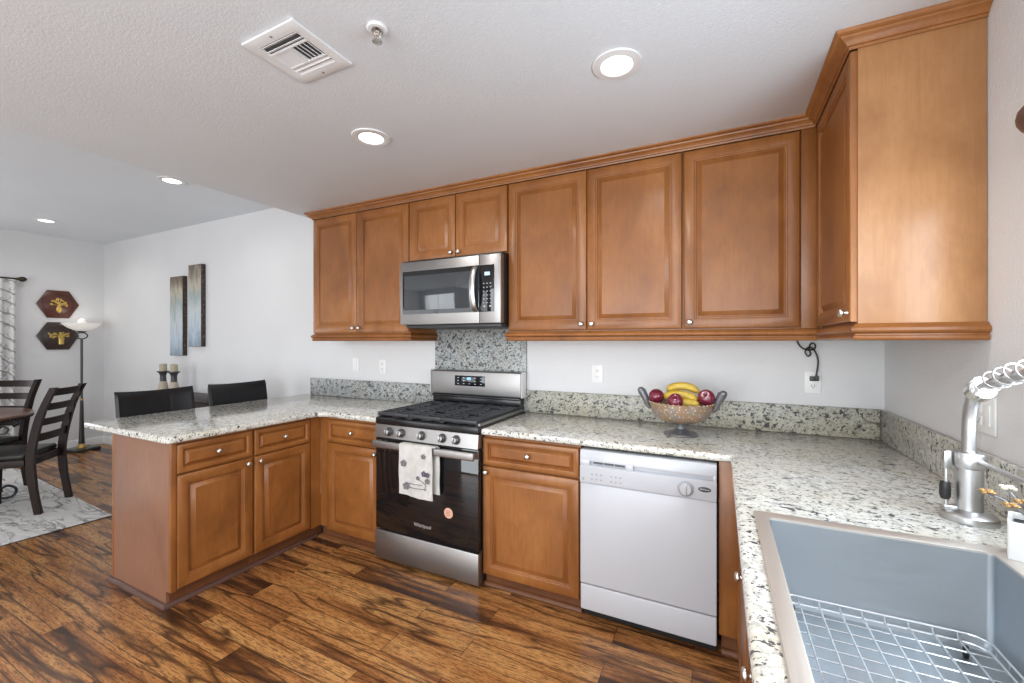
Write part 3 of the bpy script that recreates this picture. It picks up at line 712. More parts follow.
def grid(b):
    x0, x1, y0, y1, z = 2.086, 2.479, -2.03, -1.364, .695
    tube(b, rr(x0, x1, y0, y1, .035, z), .0030, 8, True)
    tube(b, rr(x0 - .004, x1 + .004, y0 - .004, y1 + .004, .035, z + .018), .0026, 8, True)
    n = 9
    for k in range(1, n):
        x = x0 + (x1 - x0) * k / n; tube(b, [(x, y0 - .004, z + .018), (x, y0, z + .003), (x, y1, z + .003), (x, y1 + .004, z + .018)], .0022, 6)
    n = 16
    for k in range(1, n):
        y = y0 + (y1 - y0) * k / n; tube(b, [(x0 - .004, y, z + .018), (x0, y, z - .001), (x1, y, z - .001), (x1 + .004, y, z + .018)], .0022, 6)
part('wires', 'wire_steel', r, grid)
for x, y in ((2.112, -1.382), (2.440, -1.382), (2.104, -1.50), (2.450, -1.50), (2.112, -2.0), (2.440, -2.0)):
    part('rubber_foot', 'rubber', r, lambda b: lathe(b, (x, y, .6695), (0, 0, 1), [(.005, 0), (.006, .010), (.005, .026), (0, .027)], 12))

# ================================================================== FAUCET
fx, fy = 2.552, -1.105
r = thing('faucet', (fx, fy, CT), 'brushed steel spring-neck faucet standing at the far right corner of the sink', 'faucet')
part('base_flange', 'steel_satin', r, lambda b: lathe(b, (fx, fy, CT + .0004), (0, 0, 1), [(.057, 0), (.058, .004), (.057, .018), (.050, .024), (.034, .030)], 32))
part('body', 'steel_satin', r, lambda b: lathe(b, (fx, fy, CT + .031), (0, 0, 1), [(.029, 0), (.029, .112), (.034, .114), (.0350, .118), (.0350, .150), (.033, .155), (.020, .157)], 32))
lv = part('lever', 'black_plastic', r, lambda b: lathe(b, (fx - .050, fy - .006, .945), (0, 0, 1), [(0, 0), (.009, .003), (.012, .012), (.012, .040), (.010, .050), (0, .052)], 14), 'small black lever grip')
part('lever_stem', 'steel_satin', r, lambda b: (tube(b, [(fx - .048, fy - .006, .918), (fx - .048, fy - .006, 1.035), (fx - .046, fy - .004, 1.075)], .005, 10), box(b, fx - .054, fy - .012, 1.030, fx - .038, fy + .004, 1.082, .004), cyl(b, (fx - .054, fy - .006, .925), (fx - .020, fy - .002, .925), .008, .009)))
neck = smooth_path([(fx, fy, 1.075), (fx, fy - .002, 1.13), (fx, fy - .006, 1.185), (fx + .001, fy - .022, 1.230), (fx + .001, fy - .060, 1.258), (fx + .002, fy - .13, 1.284), (fx + .002, fy - .235, 1.311), (fx + .002, fy - .33, 1.318), (fx, fy - .41, 1.300), (fx - .004, fy - .47, 1.262), (fx - .006, fy - .50, 1.210), (fx - .006, fy - .51, 1.16), (fx - .006, fy - .51, 1.13)], 6)
part('hose', 'steel_satin', r, lambda b: tube(b, neck, lambda t: .0150 if t < .28 else .0125, 16))
ia = 23
def clip(b):
    p = neck[ia]; d = (neck[ia + 1] - neck[ia - 1]).normalized(); lathe(b, p - d * .016, d, [(.014, 0), (.0275, .002), (.0285, .014), (.0275, .030), (.014, .032)], 24)
part('spring_collar', 'chrome', r, clip)
def coil(b):
    pts = []; raw = neck[ia + 1:]; L = [0.0]; turns = 13
    for p, q in zip(raw, raw[1:]): L.append(L[-1] + (q - p).length)
    seg = []                                             # evenly spaced along the hose
    for k in range(80):
        d = L[-1] * k / 79; i = max(j for j in range(len(raw) - 1) if L[j] <= d + 1e-9); seg.append(raw[i].lerp(raw[i + 1], min(1, (d - L[i]) / max(L[i + 1] - L[i], 1e-9))))
    n = len(seg)
    for k in range(turns * 14):
        t = k / (turns * 14 - 1) * (n - 1); i = min(int(t), n - 2); f = t - i; p = seg[i].lerp(seg[i + 1], f); d = (seg[i + 1] - seg[i]).normalized()
        u = V(1, 0, 0); u = (u - d * u.dot(d)).normalized(); w = d.cross(u); a = 2 * PI * k / 14
        pts.append(p + u * (.0235 * math.cos(a)) + w * (.0235 * math.sin(a) + .006))
    tube(b, pts, .0019, 6)
part('spring', 'steel_satin', r, coil)
part('spray_head', 'steel_satin', r, lambda b: lathe(b, (fx - .006, fy - .51, 1.135), (0, 0, -1), [(.016, 0), (.022, .01), (.022, .06), (.027, .075), (.027, .115), (.022, .120)], 24))
part('support_arm', 'steel_satin', r, lambda b: (tube(b, [(fx + .012, fy - .030, 1.062), (fx + .004, fy - .20, 1.066), (fx - .004, fy - .49, 1.072)], .0062, 12), tube(b, [(fx - .006 + .030 * math.cos(a * PI / 8), fy - .51 + .030 * math.sin(a * PI / 8), 1.072) for a in range(16)], .006, 8, True)))

# white planter with gold flowers
pa = R(-25); pc = V(2.514, -1.362, .9006)
r = thing('planter', pc, 'small white square planter with gold wire flowers, beside the sink', 'planter', rz=pa)
def potf(b):
    loft(b, [rr(0, .092, 0, .092, .004, 0), rr(0, .092, 0, .092, .004, .083), rr(.006, .086, .006, .086, .003, .083), rr(.008, .084, .008, .084, .003, .068)]); b.faces.new([v for v in b.verts if abs(v.co.z) < 1e-6])
part('pot', 'white_ceramic', r, potf)
part('soil', 'rubber', r, lambda b: loft(b, [rr(.0085, .0835, .0085, .0835, .003, .060), rr(.0085, .0835, .0085, .0835, .003, .070)]))
FL = [(-.030, .030, .150), (.000, .055, .162), (.022, .035, .140), (.050, .045, .158), (.075, .060, .140), (.006, .015, .133), (.085, .03, .15)]
FL = [(x, y, z - .018) for x, y, z in FL]
def stemf(b):
    for x, y, z in FL: tube(b, smooth_path([(.046, .046, .068), (.046 * .7 + x * .3, .046 * .8 + y * .2, .095), (.046 * .3 + x * .7, .046 * .3 + y * .7, .120), (x, y, z - .004)], 4), .0022, 6)
part('stems', 'pewter', r, stemf)
for k, (x, y, z) in enumerate(FL):
    def ff(b):
        for i in range(6):
            a = i * PI / 3; ball(b, (x + .0085 * math.cos(a), y + .0085 * math.sin(a), z + .003 * (i % 2)), .0062, 1, 1, .6, 8, 6)
        ball(b, (x, y, z + .003), .006, 1, 1, .7, 8, 6)
    part('flower_head', 'flower_cream' if k % 3 == 1 else 'flower_gold', r, ff)

# ================================================================== FRUIT BOWL
bx, by = 1.760, -.315
r = thing('fruit_bowl', (bx, by, CT), 'footed openwork metal fruit bowl with two upright handles, on the counter', 'bowl')
def bowlf(b):
    pr = [(.030, .060), (.078, .066), (.114, .083), (.139, .109), (.152, .138), (.157, .160), (.159, .168), (.154, .168), (.151, .158), (.144, .138), (.130, .112), (.106, .090), (.070, .074), (0, .071)]
    lathe(b, (bx, by, CT), (0, 0, 1), pr, 48, .82, 1.0)
    for k in range(40):
        a = 2 * PI * k / 40; ball(b, (bx + .158 * math.cos(a) * 1.0, by + .158 * .82 * math.sin(a), CT + .168), .0055, seg=8, ring=6)
part('dish', 'copper_bowl', r, bowlf)
part('foot', 'pewter', r, lambda b: lathe(b, (bx, by, CT + .0004), (0, 0, 1), [(.082, 0), (.084, .004), (.080, .009), (.060, .014), (.036, .024), (.024, .034), (.023, .046), (.030, .058), (.034, .062)], 36))
for s in (-1, 1):
    def hf(b):
        pts = smooth_path([(bx + s * .150, by - .01, CT + .128), (bx + s * .165, by - .01, CT + .150), (bx + s * .176, by - .01, CT + .180), (bx + s * .190, by - .01, CT + .210), (bx + s * .197, by - .01, CT + .222)], 4)
        tube(b, pts, lambda t: .008 + .015 * t * (1.35 - .55 * t) * 1.2, 12, flat=(1.0, 1.5))
        ball(b, (bx + s * .199, by - .01, CT + .224), .019, 1, 1.3, .9)
    part('handle', 'pewter', r, hf)
AP = (.0385,)
def apple(p, q, tilt, label):
    o = thing('apple', p, label, 'apple', 'apples in the bowl')
    d = Vector(tilt).normalized()
    part('flesh', 'apple_skin', o, lambda b: lathe(b, Vector(p) - d * q * .92, d, [(0, .10 * q), (.25 * q, 0), (.55 * q, .10 * q), (.86 * q, .48 * q), (1.0 * q, .98 * q), (.93 * q, 1.42 * q), (.70 * q, 1.74 * q), (.40 * q, 1.86 * q), (.16 * q, 1.78 * q), (0, 1.64 * q)], 24), angle=80)
    part('stem', 'stem_brown', o, lambda b: tube(b, [Vector(p) + d * q * .72, Vector(p) + d * q * 1.02 + V(.002, 0, 0), Vector(p) + d * q * 1.2 + V(.005, 0, 0)], .0016, 6))
apple((1.640, -.325, 1.086), .040, (.1, -.5, 1), 'dark red apple at the left end of the fruit bowl')
apple((1.742, -.400, 1.078), .038, (.0, -.8, .7), 'dark red apple at the front of the bowl, before the bananas')
apple((1.882, -.325, 1.094), .042, (-.1, -.9, .6), 'dark red apple at the right end of the fruit bowl')
def banana(label, pts, q):
    P = smooth_path(pts, 7); o = thing('banana', pts[len(pts) // 2], label, 'banana', 'bananas in the bowl')
    part('peel', 'banana_skin', o, lambda b: tube(b, P, lambda t: q * (max(.001, min(1, t / .16)) ** .6) * (max(.02, min(1, (1 - t) / .2)) ** .5) * 1.0 + .003, 7), angle=60)
    part('stem', 'stem_brown', o, lambda b: tube(b, [P[-1], P[-1] + (P[-1] - P[-4]).normalized() * .014], .0042, 7))
banana('yellow banana arched highest across the back of the bowl', [(1.690, -.275, 1.112), (1.715, -.275, 1.134), (1.760, -.272, 1.144), (1.805, -.275, 1.138), (1.845, -.280, 1.116)], .0185)
banana('yellow banana lying lower, behind the front apple', [(1.676, -.325, 1.088), (1.720, -.318, 1.102), (1.765, -.322, 1.104), (1.810, -.328, 1.094), (1.840, -.335, 1.078)], .0195)
banana('yellow banana mostly hidden beneath the other two', [(1.700, -.35, 1.052), (1.745, -.345, 1.064), (1.785, -.345, 1.066), (1.825, -.352, 1.064), (1.848, -.36, 1.060)], .019)

# ================================================================== OUTLETS, CORD
def outlet(name, label, c, n, w=.072, h=.115, kind='duplex', group='wall plates'):
    n = Vector(n); u = V(0, 0, 1).cross(n); c = Vector(c); r = thing(name, c, label, 'switch' if kind == 'switch' else 'outlet', group)
    def bx_(b, a0, a1, z0, z1, d0, d1, bev=0):
        p = c + u * a0 + n * d0; q = c + u * a1 + n * d1; box(b, p.x, p.y, c.z + z0, q.x, q.y, c.z + z1, bev)
    part('plate', 'white_plastic', r, lambda b: bx_(b, -w / 2, w / 2, -h / 2, h / 2, .0004, .006, .002))
    offs = [0] if w < .1 else [-.023, .023]
    for i, ox in enumerate(offs):
        if kind == 'switch' and i == len(offs) - 1:
            part('rocker', 'white_plastic', r, lambda b: bx_(b, ox - .016, ox + .016, -.033, .033, .006, .0095, .0015))
        else:
            for oz in (-.020, .020):
                s = part('socket', 'white_plastic', r, lambda b: bx_(b, ox - .017, ox + .017, oz - .0145, oz + .0145, .006, .0085, .001))
                part('slots', 'slot_grey', s, lambda b: (bx_(b, ox - .008, ox - .005, oz - .002, oz + .008, .0083, .0088), bx_(b, ox + .005, ox + .008, oz - .002, oz + .008, .0083, .0088), bx_(b, ox - .0025, ox + .0025, oz - .010, oz - .005, .0083, .0088)))
    return r
outlet('wall_outlet', 'white double outlet on the wall midway between the stove and the fruit bowl', (1.235, 0, 1.173), (0, -1, 0))
outlet('wall_outlet', 'white double outlet with a black plug and cord, under the corner wall cabinet', (2.382, 0, 1.168), (0, -1, 0))
outlet('wall_outlet', 'pale double outlet on the wall left of the stove', (-.585, 0, 1.172), (0, -1, 0))
outlet('light_switch', 'pale light switch under the left wall cabinet', (-.893, 0, 1.183), (0, -1, 0), kind='switch')
outlet('light_switch', 'white double plate with switch and outlet on the right wall behind the faucet', (XR, -.886, 1.158), (-1, 0, 0), .118, .115, 'switch')
r = thing('power_cord', (2.383, -.03, 1.19), 'black cord looped under the wall cabinet and plugged into the outlet', 'cord')
part('plug', 'black_plastic', r, lambda b: (box(b, 2.366, -.034, 1.176, 2.398, -.0092, 1.200, .004), box(b, 2.388, -.040, 1.178, 2.403, -.012, 1.204, .003)))
def cordf(b):
    tube(b, smooth_path([(2.392, -.030, 1.202), (2.398, -.030, 1.245), (2.400, -.028, 1.285), (2.390, -.026, 1.325), (2.372, -.026, 1.350), (2.352, -.028, 1.345), (2.345, -.030, 1.325), (2.356, -.032, 1.305), (2.368, -.030, 1.318), (2.362, -.026, 1.345), (2.372, -.024, 1.372), (2.388, -.026, 1.366), (2.385, -.030, 1.345), (2.368, -.032, 1.338), (2.345, -.030, 1.340), (2.325, -.026, 1.355), (2.312, -.024, 1.380), (2.308, -.024, 1.397)], 6), .0042, 8)
part('cable', 'black_plastic', r, cordf)

# ================================================================== CEILING FIXTURES
def can_light(x, y, z, label, q=.082, watts=8):
    r = thing('recessed_light', (x, y, z), label, 'ceiling light', 'recessed ceiling lights')
    part('trim_ring', 'white_metal', r, lambda b: lathe(b, (x, y, z), (0, 0, -1), [(q * 1.16, .0005), (q * 1.14, .006), (q * .80, .009), (q * .74, .006), (q * .74, .0005)], 40))
    part('lens', 'lamp_lens', r, lambda b: lathe(b, (x, y, z), (0, 0, -1), [(q * .735, .001), (q * .735, .0055), (0, .0062)], 36))
    l = bpy.data.lights.new('lamp', 'AREA'); l.shape = 'DISK'; l.size = q * 1.4; l.energy = watts; l.color = (1, .97, .92); l.spread = R(150)
    o = bpy.data.objects.new('lamp', l); COL.objects.link(o); o.parent = r; o.location = (0, 0, -.0075)
can_light(1.597, -1.098, ZC, 'round recessed ceiling light nearest the corner wall cabinet', .078)
can_light(.354, -1.082, ZC, 'round recessed ceiling light above the floor before the stove', .082)
can_light(-2.075, -.825, ZD, 'round recessed ceiling light at the edge of the lowered kitchen ceiling', .082, 4)
can_light(-4.63, -.815, ZD, 'round recessed ceiling light farthest away, by the dining window wall', .082, 5)
can_light(.354, -2.75, ZC, 'unseen recessed ceiling light added over the near open floor to brighten the cabinet fronts', .082, 13)  # lamp added out of view to lift the cabinet fronts
can_light(1.597, -2.75, ZC, 'unseen recessed ceiling light added over the near sink counter to brighten the side panel', .082, 18)  # also added out of view; stronger, for the wall cabinet's side panel
r = thing('ceiling_vent', (.584, -1.666, ZC), 'white metal air vent with slotted louvres in the kitchen ceiling', 'vent')
vx0, vx1, vy0, vy1 = .452, .717, -1.789, -1.543
def vframe(b):
    t = bmesh.new(); xs_ = [vx0, vx0 + .040, vx1 - .040, vx1]; ys_ = [vy0, vy0 + .040, vy1 - .040, vy1]
    cells(t, xs_, ys_, lambda i, j: not (i == 1 and j == 1), ZC - .010, ZC - .0005, .003, 2); join(b, t)
part('frame', 'white_metal', r, vframe)
part('duct', 'slot_grey', r, lambda b: box(b, vx0 + .040, vy0 + .040, ZC - .0015, vx1 - .040, vy1 - .040, ZC - .0005))
def louv(b):
    x0, x1, y0, y1 = vx0 + .040, vx1 - .040, vy0 + .040, vy1 - .040; w = x1 - x0; h = y1 - y0; my = y0 + h / 2
    def slat(ax, p, a0, a1, tilt):
        t = bmesh.new()
        if ax == 'y': box(t, -.0075, a0, -.0008, .0075, a1, .0008); m = Matrix.Translation((p, 0, ZC - .006)) @ Matrix.Rotation(tilt, 4, 'Y')
        else: box(t, a0, -.0075, -.0008, a1, .0075, .0008); m = Matrix.Translation((0, p, ZC - .006)) @ Matrix.Rotation(tilt, 4, 'X')
        join(b, t, m)
    e = .045
    for k in range(2):
        slat('x', y0 + .008 + k * .022, x0, x1, .55); slat('x', y1 - .008 - k * .022, x0, x1, -.55)
    for k in range(5):
        slat('y', x0 + .010 + k * .018, y0 + e, y1 - e, -.55); slat('y', x1 - .010 - k * .018, y0 + e, y1 - e, .55)
    box(b, x0 + w / 2 - .004, y0 + e, ZC - .010, x0 + w / 2 + .004, y1 - e, ZC - .003)
    for yy in (y0 + e - .005, y1 - e - .001): box(b, x0, yy, ZC - .010, x1, yy + .006, ZC - .003)
part('louvres', 'white_metal', r, louv)
part('screw', 'pewter', r, lambda b: (lathe(b, ((vx0 + vx1) / 2, vy0 + .018, ZC - .010), (0, 0, -1), [(.005, 0), (.004, .002), (0, .0025)], 10), lathe(b, ((vx0 + vx1) / 2, vy1 - .018, ZC - .010), (0, 0, -1), [(.005, 0), (.004, .002), (0, .0025)], 10)))
r = thing('fire_sprinkler', (.925, -1.632, ZC), 'small chrome fire sprinkler head in the ceiling near the vent', 'sprinkler')
part('escutcheon', 'white_metal', r, lambda b: lathe(b, (.925, -1.632, ZC), (0, 0, -1), [(.034, .0005), (.035, .004), (.030, .009), (.020, .010), (.018, .004), (0, .004)], 28))
part('nozzle', 'chrome', r, lambda b: (lathe(b, (.925, -1.632, ZC - .0042), (0, 0, -1), [(.011, 0), (.010, .014), (.006, .018), (.006, .022)], 14), tube(b, smooth_path([(.914, -1.632, ZC - .015), (.912, -1.632, ZC - .03), (.925, -1.632, ZC - .043)], 4), .0022, 6), tube(b, smooth_path([(.936, -1.632, ZC - .015), (.938, -1.632, ZC - .03), (.925, -1.632, ZC - .043)], 4), .0022, 6)))
part('deflector', 'chrome', r, lambda b: lathe(b, (.925, -1.632, ZC - .043), (0, 0, -1), [(.004, 0), (.017, .001), (.017, .003), (0, .004)], 16))

# carved wooden bracket on the right wall by the sink window
def fin(b):
    lathe(b, (2.624, -1.262, 1.820), (0, 0, 1), [(0, 0), (.016, .003), (.022, .012), (.030, .022), (.033, .030), (.026, .036), (.022, .044), (.028, .050), (.030, .056), (.040, .064), (.047, .078), (.049, .092), (.046, .108), (.036, .122), (.018, .130), (0, .132)], 28)
    box(b, 2.640, -1.289, 1.825, 2.6745, -1.234, 1.945, .006)
r = thing('curtain_bracket', (2.674, -1.262, 1.82), 'carved brown wooden curtain bracket at the right edge, on the wall above the sink window', 'bracket')
part('carving', 'valance_wood', r, fin)
part('rod', 'valance_wood', r, lambda b: cyl(b, (2.624, -1.28, 1.905), (2.624, -2.50, 1.905), .018))

# ================================================================== DINING SIDE
# bar stools behind the peninsula
def stool(label, y):
    r = thing('bar_stool', (-1.62, y, 0), label, 'stool', 'leather bar stools')
    def back(b):
        t = bmesh.new(); nx, nz = 48, 10
        def pt(u, v, side):
            c = u * u; f = max(0, 1 - abs(abs(u) - .34) / .022) * .0025
            e = min(1, (1 - abs(u)) / .05, (1 - abs(v * 2 - 1)) / .10); th = .030 * (max(e, .0) ** .5) - (f if side > 0 else f)
            return (-1.735 - .055 * v + .035 * c + side * max(th, 0), y + .238 * u, .690 + .335 * v + .012 * c * v)
        for side in (1, -1):
            G = [[t.verts.new(pt(-1 + 2 * i / nx, k / nz, side)) for i in range(nx + 1)] for k in range(nz + 1)]
            for k in range(nz):
                for i in range(nx): t.faces.new((G[k][i], G[k][i + 1], G[k + 1][i + 1], G[k + 1][i]))
        bmesh.ops.remove_doubles(t, verts=t.verts, dist=.0004); join(b, t)
    part('backrest', 'black_leather', r, back)
    part('seat', 'black_leather', r, lambda b: box(b, -1.715, y - .225, .56, -1.33, y + .225, .655, .02, 3))
    for sx, sy in ((-1.70, -.2), (-1.70, .2), (-1.36, -.2), (-1.36, .2)):
        part('leg', 'espresso', r, lambda b: lathe(b, (sx, y + sy, .001), (0, 0, 1), [(.017, 0), (.024, .56)], 4))
    part('footrest', 'espresso', r, lambda b: (box(b, -1.372, y - .19, .20, -1.348, y + .19, .235), box(b, -1.712, y - .19, .20, -1.688, y + .19, .235)))
stool('black leather bar stool at the open end of the peninsula', -1.072); stool('black leather bar stool nearer the back wall, behind the peninsula', -.487)

# console table with candlesticks
r = thing('console_table', (-3.0, -.2, 0), 'dark narrow console table against the back wall, under the two canvases', 'table')
part('tabletop', 'espresso', r, lambda b: box(b, -3.92, -.385, .783, -2.12, -.030, .815, .004))
part('apron', 'espresso', r, lambda b: box(b, -3.86, -.355, .69, -2.18, -.060, .7828))
for x in (-3.85, -2.23):
    for y in (-.345, -.105): part('leg', 'espresso', r, lambda b: box(b, x - .02, y, .001, x + .04, y + .05, .6898, .003))
def candlestick(x, y, label, clabel):
    r = thing('candlestick', (x, y, .8155), label, 'candlestick', 'candlesticks on the console table')
    z = .8155
    part('base', 'holder_beige', r, lambda b: lathe(b, (x, y, z), (0, 0, 1), [(.050, 0), (.052, .02), (.046, .05), (.044, .07), (.036, .115), (.030, .125)], 20))
    part('neck', 'holder_dark', r, lambda b: lathe(b, (x, y, z + .1252), (0, 0, 1), [(.030, 0), (.028, .06), (.034, .085), (.046, .100), (.058, .106), (.058, .114), (.040, .116)], 20))
    c = solid('candle', 'candle_wax', (x, y, z + .2414), lambda b: lathe(b, (x, y, z + .2415), (0, 0, 1), [(.035, 0), (.035, .074), (.031, .077), (.012, .074), (.003, .074), (.002, .084), (0, .084)], 20), clabel, 'candle', 'candles on the console table')
candlestick(-3.604, -.2, 'beige and dark candlestick on the console table, the left of the pair', 'beige pillar candle on the left candlestick')
candlestick(-3.382, -.2, 'beige and dark candlestick on the console table, the right of the pair', 'beige pillar candle on the right candlestick')
# wall canvases
def canvas(x0, x1, z0, z1, mat, label):
    r = thing('canvas_picture', ((x0 + x1) / 2, 0, z0), label, 'picture', 'wall canvases')
    part('stretcher', 'canvas_edge', r, lambda b: box(b, x0, -.045, z0, x1, -.0005, z1, .002))
    part('painting', mat, r, lambda b: box(b, x0 + .004, -.0468, z0 + .004, x1 - .006, -.0451, z1 - .004))
canvas(-3.800, -3.527, 1.220, 2.130, 'canvas_blue', 'tall narrow abstract canvas, the lower and left one of the pair')
canvas(-3.414, -3.160, 1.325, 2.237, 'canvas_green', 'tall narrow abstract canvas, the higher and right one of the pair')

# hexagon plaques on the far wall
def plaque(zc, mat, label, kind):
    yc = -.446; x = XL; r = thing('wall_plaque', (x, yc, zc), label, 'plaque', 'hexagon plaques')
    def hexf(b):
        pts = [(-.192, 0), (-.098, -.172), (.098, -.172), (.192, 0), (.098, .172), (-.098, .172)]; L = []
        for s, d in ((1, .0005), (1, .016), (.93, .024), (0, .024)):
            if s: L.append([b.verts.new((x + d, yc + p * s, zc + q * s)) for p, q in pts])
        for a, c in zip(L, L[1:]):
            for k in range(6): b.faces.new((a[k], a[(k + 1) % 6], c[(k + 1) % 6], c[k]))
        b.faces.new(L[-1]); b.faces.new(L[0][::-1])
    part('board', mat, r, hexf)
    part('oval_rim', mat, r, lambda b: tube(b, [(x + .0255, yc + .142 * math.cos(a * PI / 20), zc + .132 * math.sin(a * PI / 20)) for a in range(40)], .006, 8, True))
    def vase(b):
        t = bmesh.new(); pr = [(.010, 0), (.020, .012), (.028, .035), (.026, .060), (.014, .078), (.018, .090), (0, .091)] if kind else [(.024, 0), (.026, .03), (.024, .05), (.029, .062), (.026, .080), (.032, .088), (0, .088)]
        lathe(t, (0, 0, 0), (0, 0, 1), pr, 16); join(b, t, Matrix.Translation((x + .0238, yc + (.005 if kind else .025), zc - .105)) @ Matrix.Diagonal((.45, 1, 1, 1)))
    part('vase_relief', 'gold_relief', r, vase)
    def spray(b):
        rnd = random.Random(3 if kind else 8); y0 = yc + (.005 if kind else .025); z0 = zc - .018
        tips = [(-.062, .010), (-.050, .052), (-.018, .080), (.022, .072), (.045, .035), (.060, .008), (-.02, .035), (.018, .03)] if kind else [(-.105, .040), (-.085, .012), (-.055, .045), (-.03, .02), (0.0, .05), (.03, .03), (.05, .055), (.062, .02), (-.06, .005)]
        for a, c in tips:
            tube(b, smooth_path([(x + .0265, y0, z0), (x + .029, y0 + a * .4, z0 + c * .7), (x + .0275, y0 + a, z0 + c)], 3), .0035, 6)
            for k in range(4): ball(b, (x + .028, y0 + a + rnd.uniform(-.015, .015), z0 + c + rnd.uniform(-.012, .012)), rnd.uniform(.008, .0125), .5, 1, 1, 8, 6)
    part('flower_relief', 'gold_relief', r, spray)
plaque(1.851, 'plaque_red', 'reddish hexagonal wooden plaque with a gold vase of flowers, the upper of two', True)
plaque(1.452, 'plaque_dark', 'dark hexagonal wooden plaque with gold flowers, the lower of two, partly behind the lamp bowl', False)

# floor lamp
lx, ly = -5.33, -.300
r = thing('floor_lamp', (lx, ly, 0), 'black floor lamp with a white glass bowl shade, in the far corner', 'lamp')
part('base', 'marble_dark', r, lambda b: prism(b, [(lx + .13 * c - .13 * s, ly + .13 * s + .13 * c) for c, s in ((math.cos(R(a)), math.sin(R(a))) for a in (10, 100, 190, 280))], .001, .035, .008))
part('base_ring', 'brass', r, lambda b: lathe(b, (lx, ly, .0352), (0, 0, 1), [(.050, 0), (.052, .012), (.040, .024), (.034, .045), (.028, .050)], 24))
part('pole', 'lamp_black', r, lambda b: lathe(b, (lx, ly, .0855), (0, 0, 1), [(.032, 0), (.026, .10), (.021, .30), (.017, .52), (.014, .55), (.012, .56), (.012, 1.33)], 18))
part('pole_ring', 'brass', r, lambda b: lathe(b, (lx, ly, .636), (0, 0, 1), [(.017, 0), (.020, .006), (.020, .016), (.0165, .022)], 18))
part('shade_ring', 'lamp_black', r, lambda b: (tube(b, [(lx, ly + .055 * math.cos(a * PI / 12), 1.455 + .04 * math.sin(a * PI / 12)) for a in range(24)], .007, 8, True), lathe(b, (lx, ly, 1.495), (0, 0, 1), [(.02, 0), (.045, .010), (.05, .018)], 20)))
part('bowl_shade', 'frosted_bowl', r, lambda b: lathe(b, (lx, ly, 1.514), (0, 0, 1), [(.030, 0), (.080, .016), (.135, .048), (.178, .088), (.185, .100), (.176, .098), (.130, .064), (.07, .030), (.0, .020)], 40))
part('bulb', 'frosted_bowl', r, lambda b: lathe(b, (lx, ly, 1.5345), (0, 0, 1), [(.014, 0), (.016, .05), (.034, .075), (.040, .100), (.034, .122), (.016, .134), (0, .137)], 20))
pl = bpy.data.lights.new('lamp', 'POINT'); pl.energy = .7; pl.shadow_soft_size = .04; pl.color = (1, .93, .82)
po = bpy.data.objects.new('lamp', pl); COL.objects.link(po); po.parent = r; po.location = (0, 0, 1.72)

# curtain and rod on the far wall
def curt(b):
    y0, y1, zt, zb = -1.45, -.825, 2.108, .03; n = 70; F = []; Bk = []
    for z in (zt, zt - .05, 1.4, .7, zb):
        f = []; k = []
        for i in range(n + 1):
            u = i / n; a = .030 + .012 * (zt - z) / 2; x = XL + .085 + a * math.sin(u * 2 * PI * 6.5); f.append(b.verts.new((x + .0015, y0 + (y1 - y0) * u, z))); k.append(b.verts.new((x - .0015, y0 + (y1 - y0) * u, z)))
        F.append(f); Bk.append(k)
    for G, s in ((F, 1), (Bk, -1)):
        for p, q in zip(G, G[1:]):
            for i in range(n): b.faces.new((p[i], p[i + 1], q[i + 1], q[i]))
    for j in range(4):
        for i in (0, n): b.faces.new((F[j][i], F[j + 1][i], Bk[j + 1][i], Bk[j][i]))
    for j in (0, 4):
        for i in range(n): b.faces.new((F[j][i], F[j][i + 1], Bk[j][i + 1], Bk[j][i]))
solid('curtain', 'curtain_cloth', (XL + .085, -1.1, 0), curt, 'white curtain with a sketchy grey pattern at the dining window', 'curtain', None, 80)
r = thing('curtain_rod', (XL + .085, -2, 2.120), 'dark bronze curtain rod with a ball finial above the dining curtain', 'curtain rod')
part('rod', 'bronze_rod', r, lambda b: cyl(b, (XL + .085, -3.2, 2.120), (XL + .085, -.822, 2.120), .010))
part('finial', 'bronze_rod', r, lambda b: lathe(b, (XL + .085, -.822, 2.120), (0, 1, 0), [(.010, 0), (.016, .006), (.012, .014), (.024, .030), (.032, .050), (.028, .070), (.014, .086), (0, .09)], 18))
part('bracket', 'bronze_rod', r, lambda b: (cyl(b, (XL + .001, -.80, 2.120), (XL + .0755, -.80, 2.120), .007),))

# rug
rg = thing('area_rug', (-2.372, -1.093, 0), 'white rug with dark marbled veins under the dining table', 'rug', rz=R(-3))
part('pile', 'rug_wool', rg, lambda b: box(b, -2.6, -1.9, .0015, 0, 0, .011, .004))
part('backing', 'dark_grey', rg, lambda b: box(b, -2.603, -1.903, .0005, .003, .003, .006, .001))

# dining table
tx, ty = -3.83, -1.715
r = thing('dining_table', (tx, ty, .012), 'round wooden dining table on a black scrolled iron base, at the left edge', 'table')
part('tabletop', 'walnut_top', r, lambda b: lathe(b, (tx, ty, .718), (0, 0, 1), [(.535, 0), (.562, .006), (.572, .018), (.574, .028), (.570, .036), (.560, .040), (0, .040)], 72))
def rope(b):
    for k in range(96):
        a = 2 * PI * k / 96; t = bmesh.new(); bmesh.ops.create_uvsphere(t, u_segments=8, v_segments=6, radius=.014)
        join(b, t, Matrix.Translation((tx + .566 * math.cos(a), ty + .566 * math.sin(a), .724)) @ Matrix.Rotation(a, 4, 'Z') @ Matrix.Rotation(.7, 4, 'X') @ Matrix.Diagonal((.7, 1.3, .8, 1)))
part('rope_edge', 'espresso', r, rope, 'dark carved rope edge')
part('ring', 'wrought_iron', r, lambda b: (tube(b, [(tx + .30 * math.cos(a * PI / 24), ty + .30 * math.sin(a * PI / 24), .709) for a in range(48)], .0085, 8, True), tube(b, [(tx + .10 * math.cos(a * PI / 12), ty + .10 * math.sin(a * PI / 12), .36) for a in range(24)], .009, 8, True)))
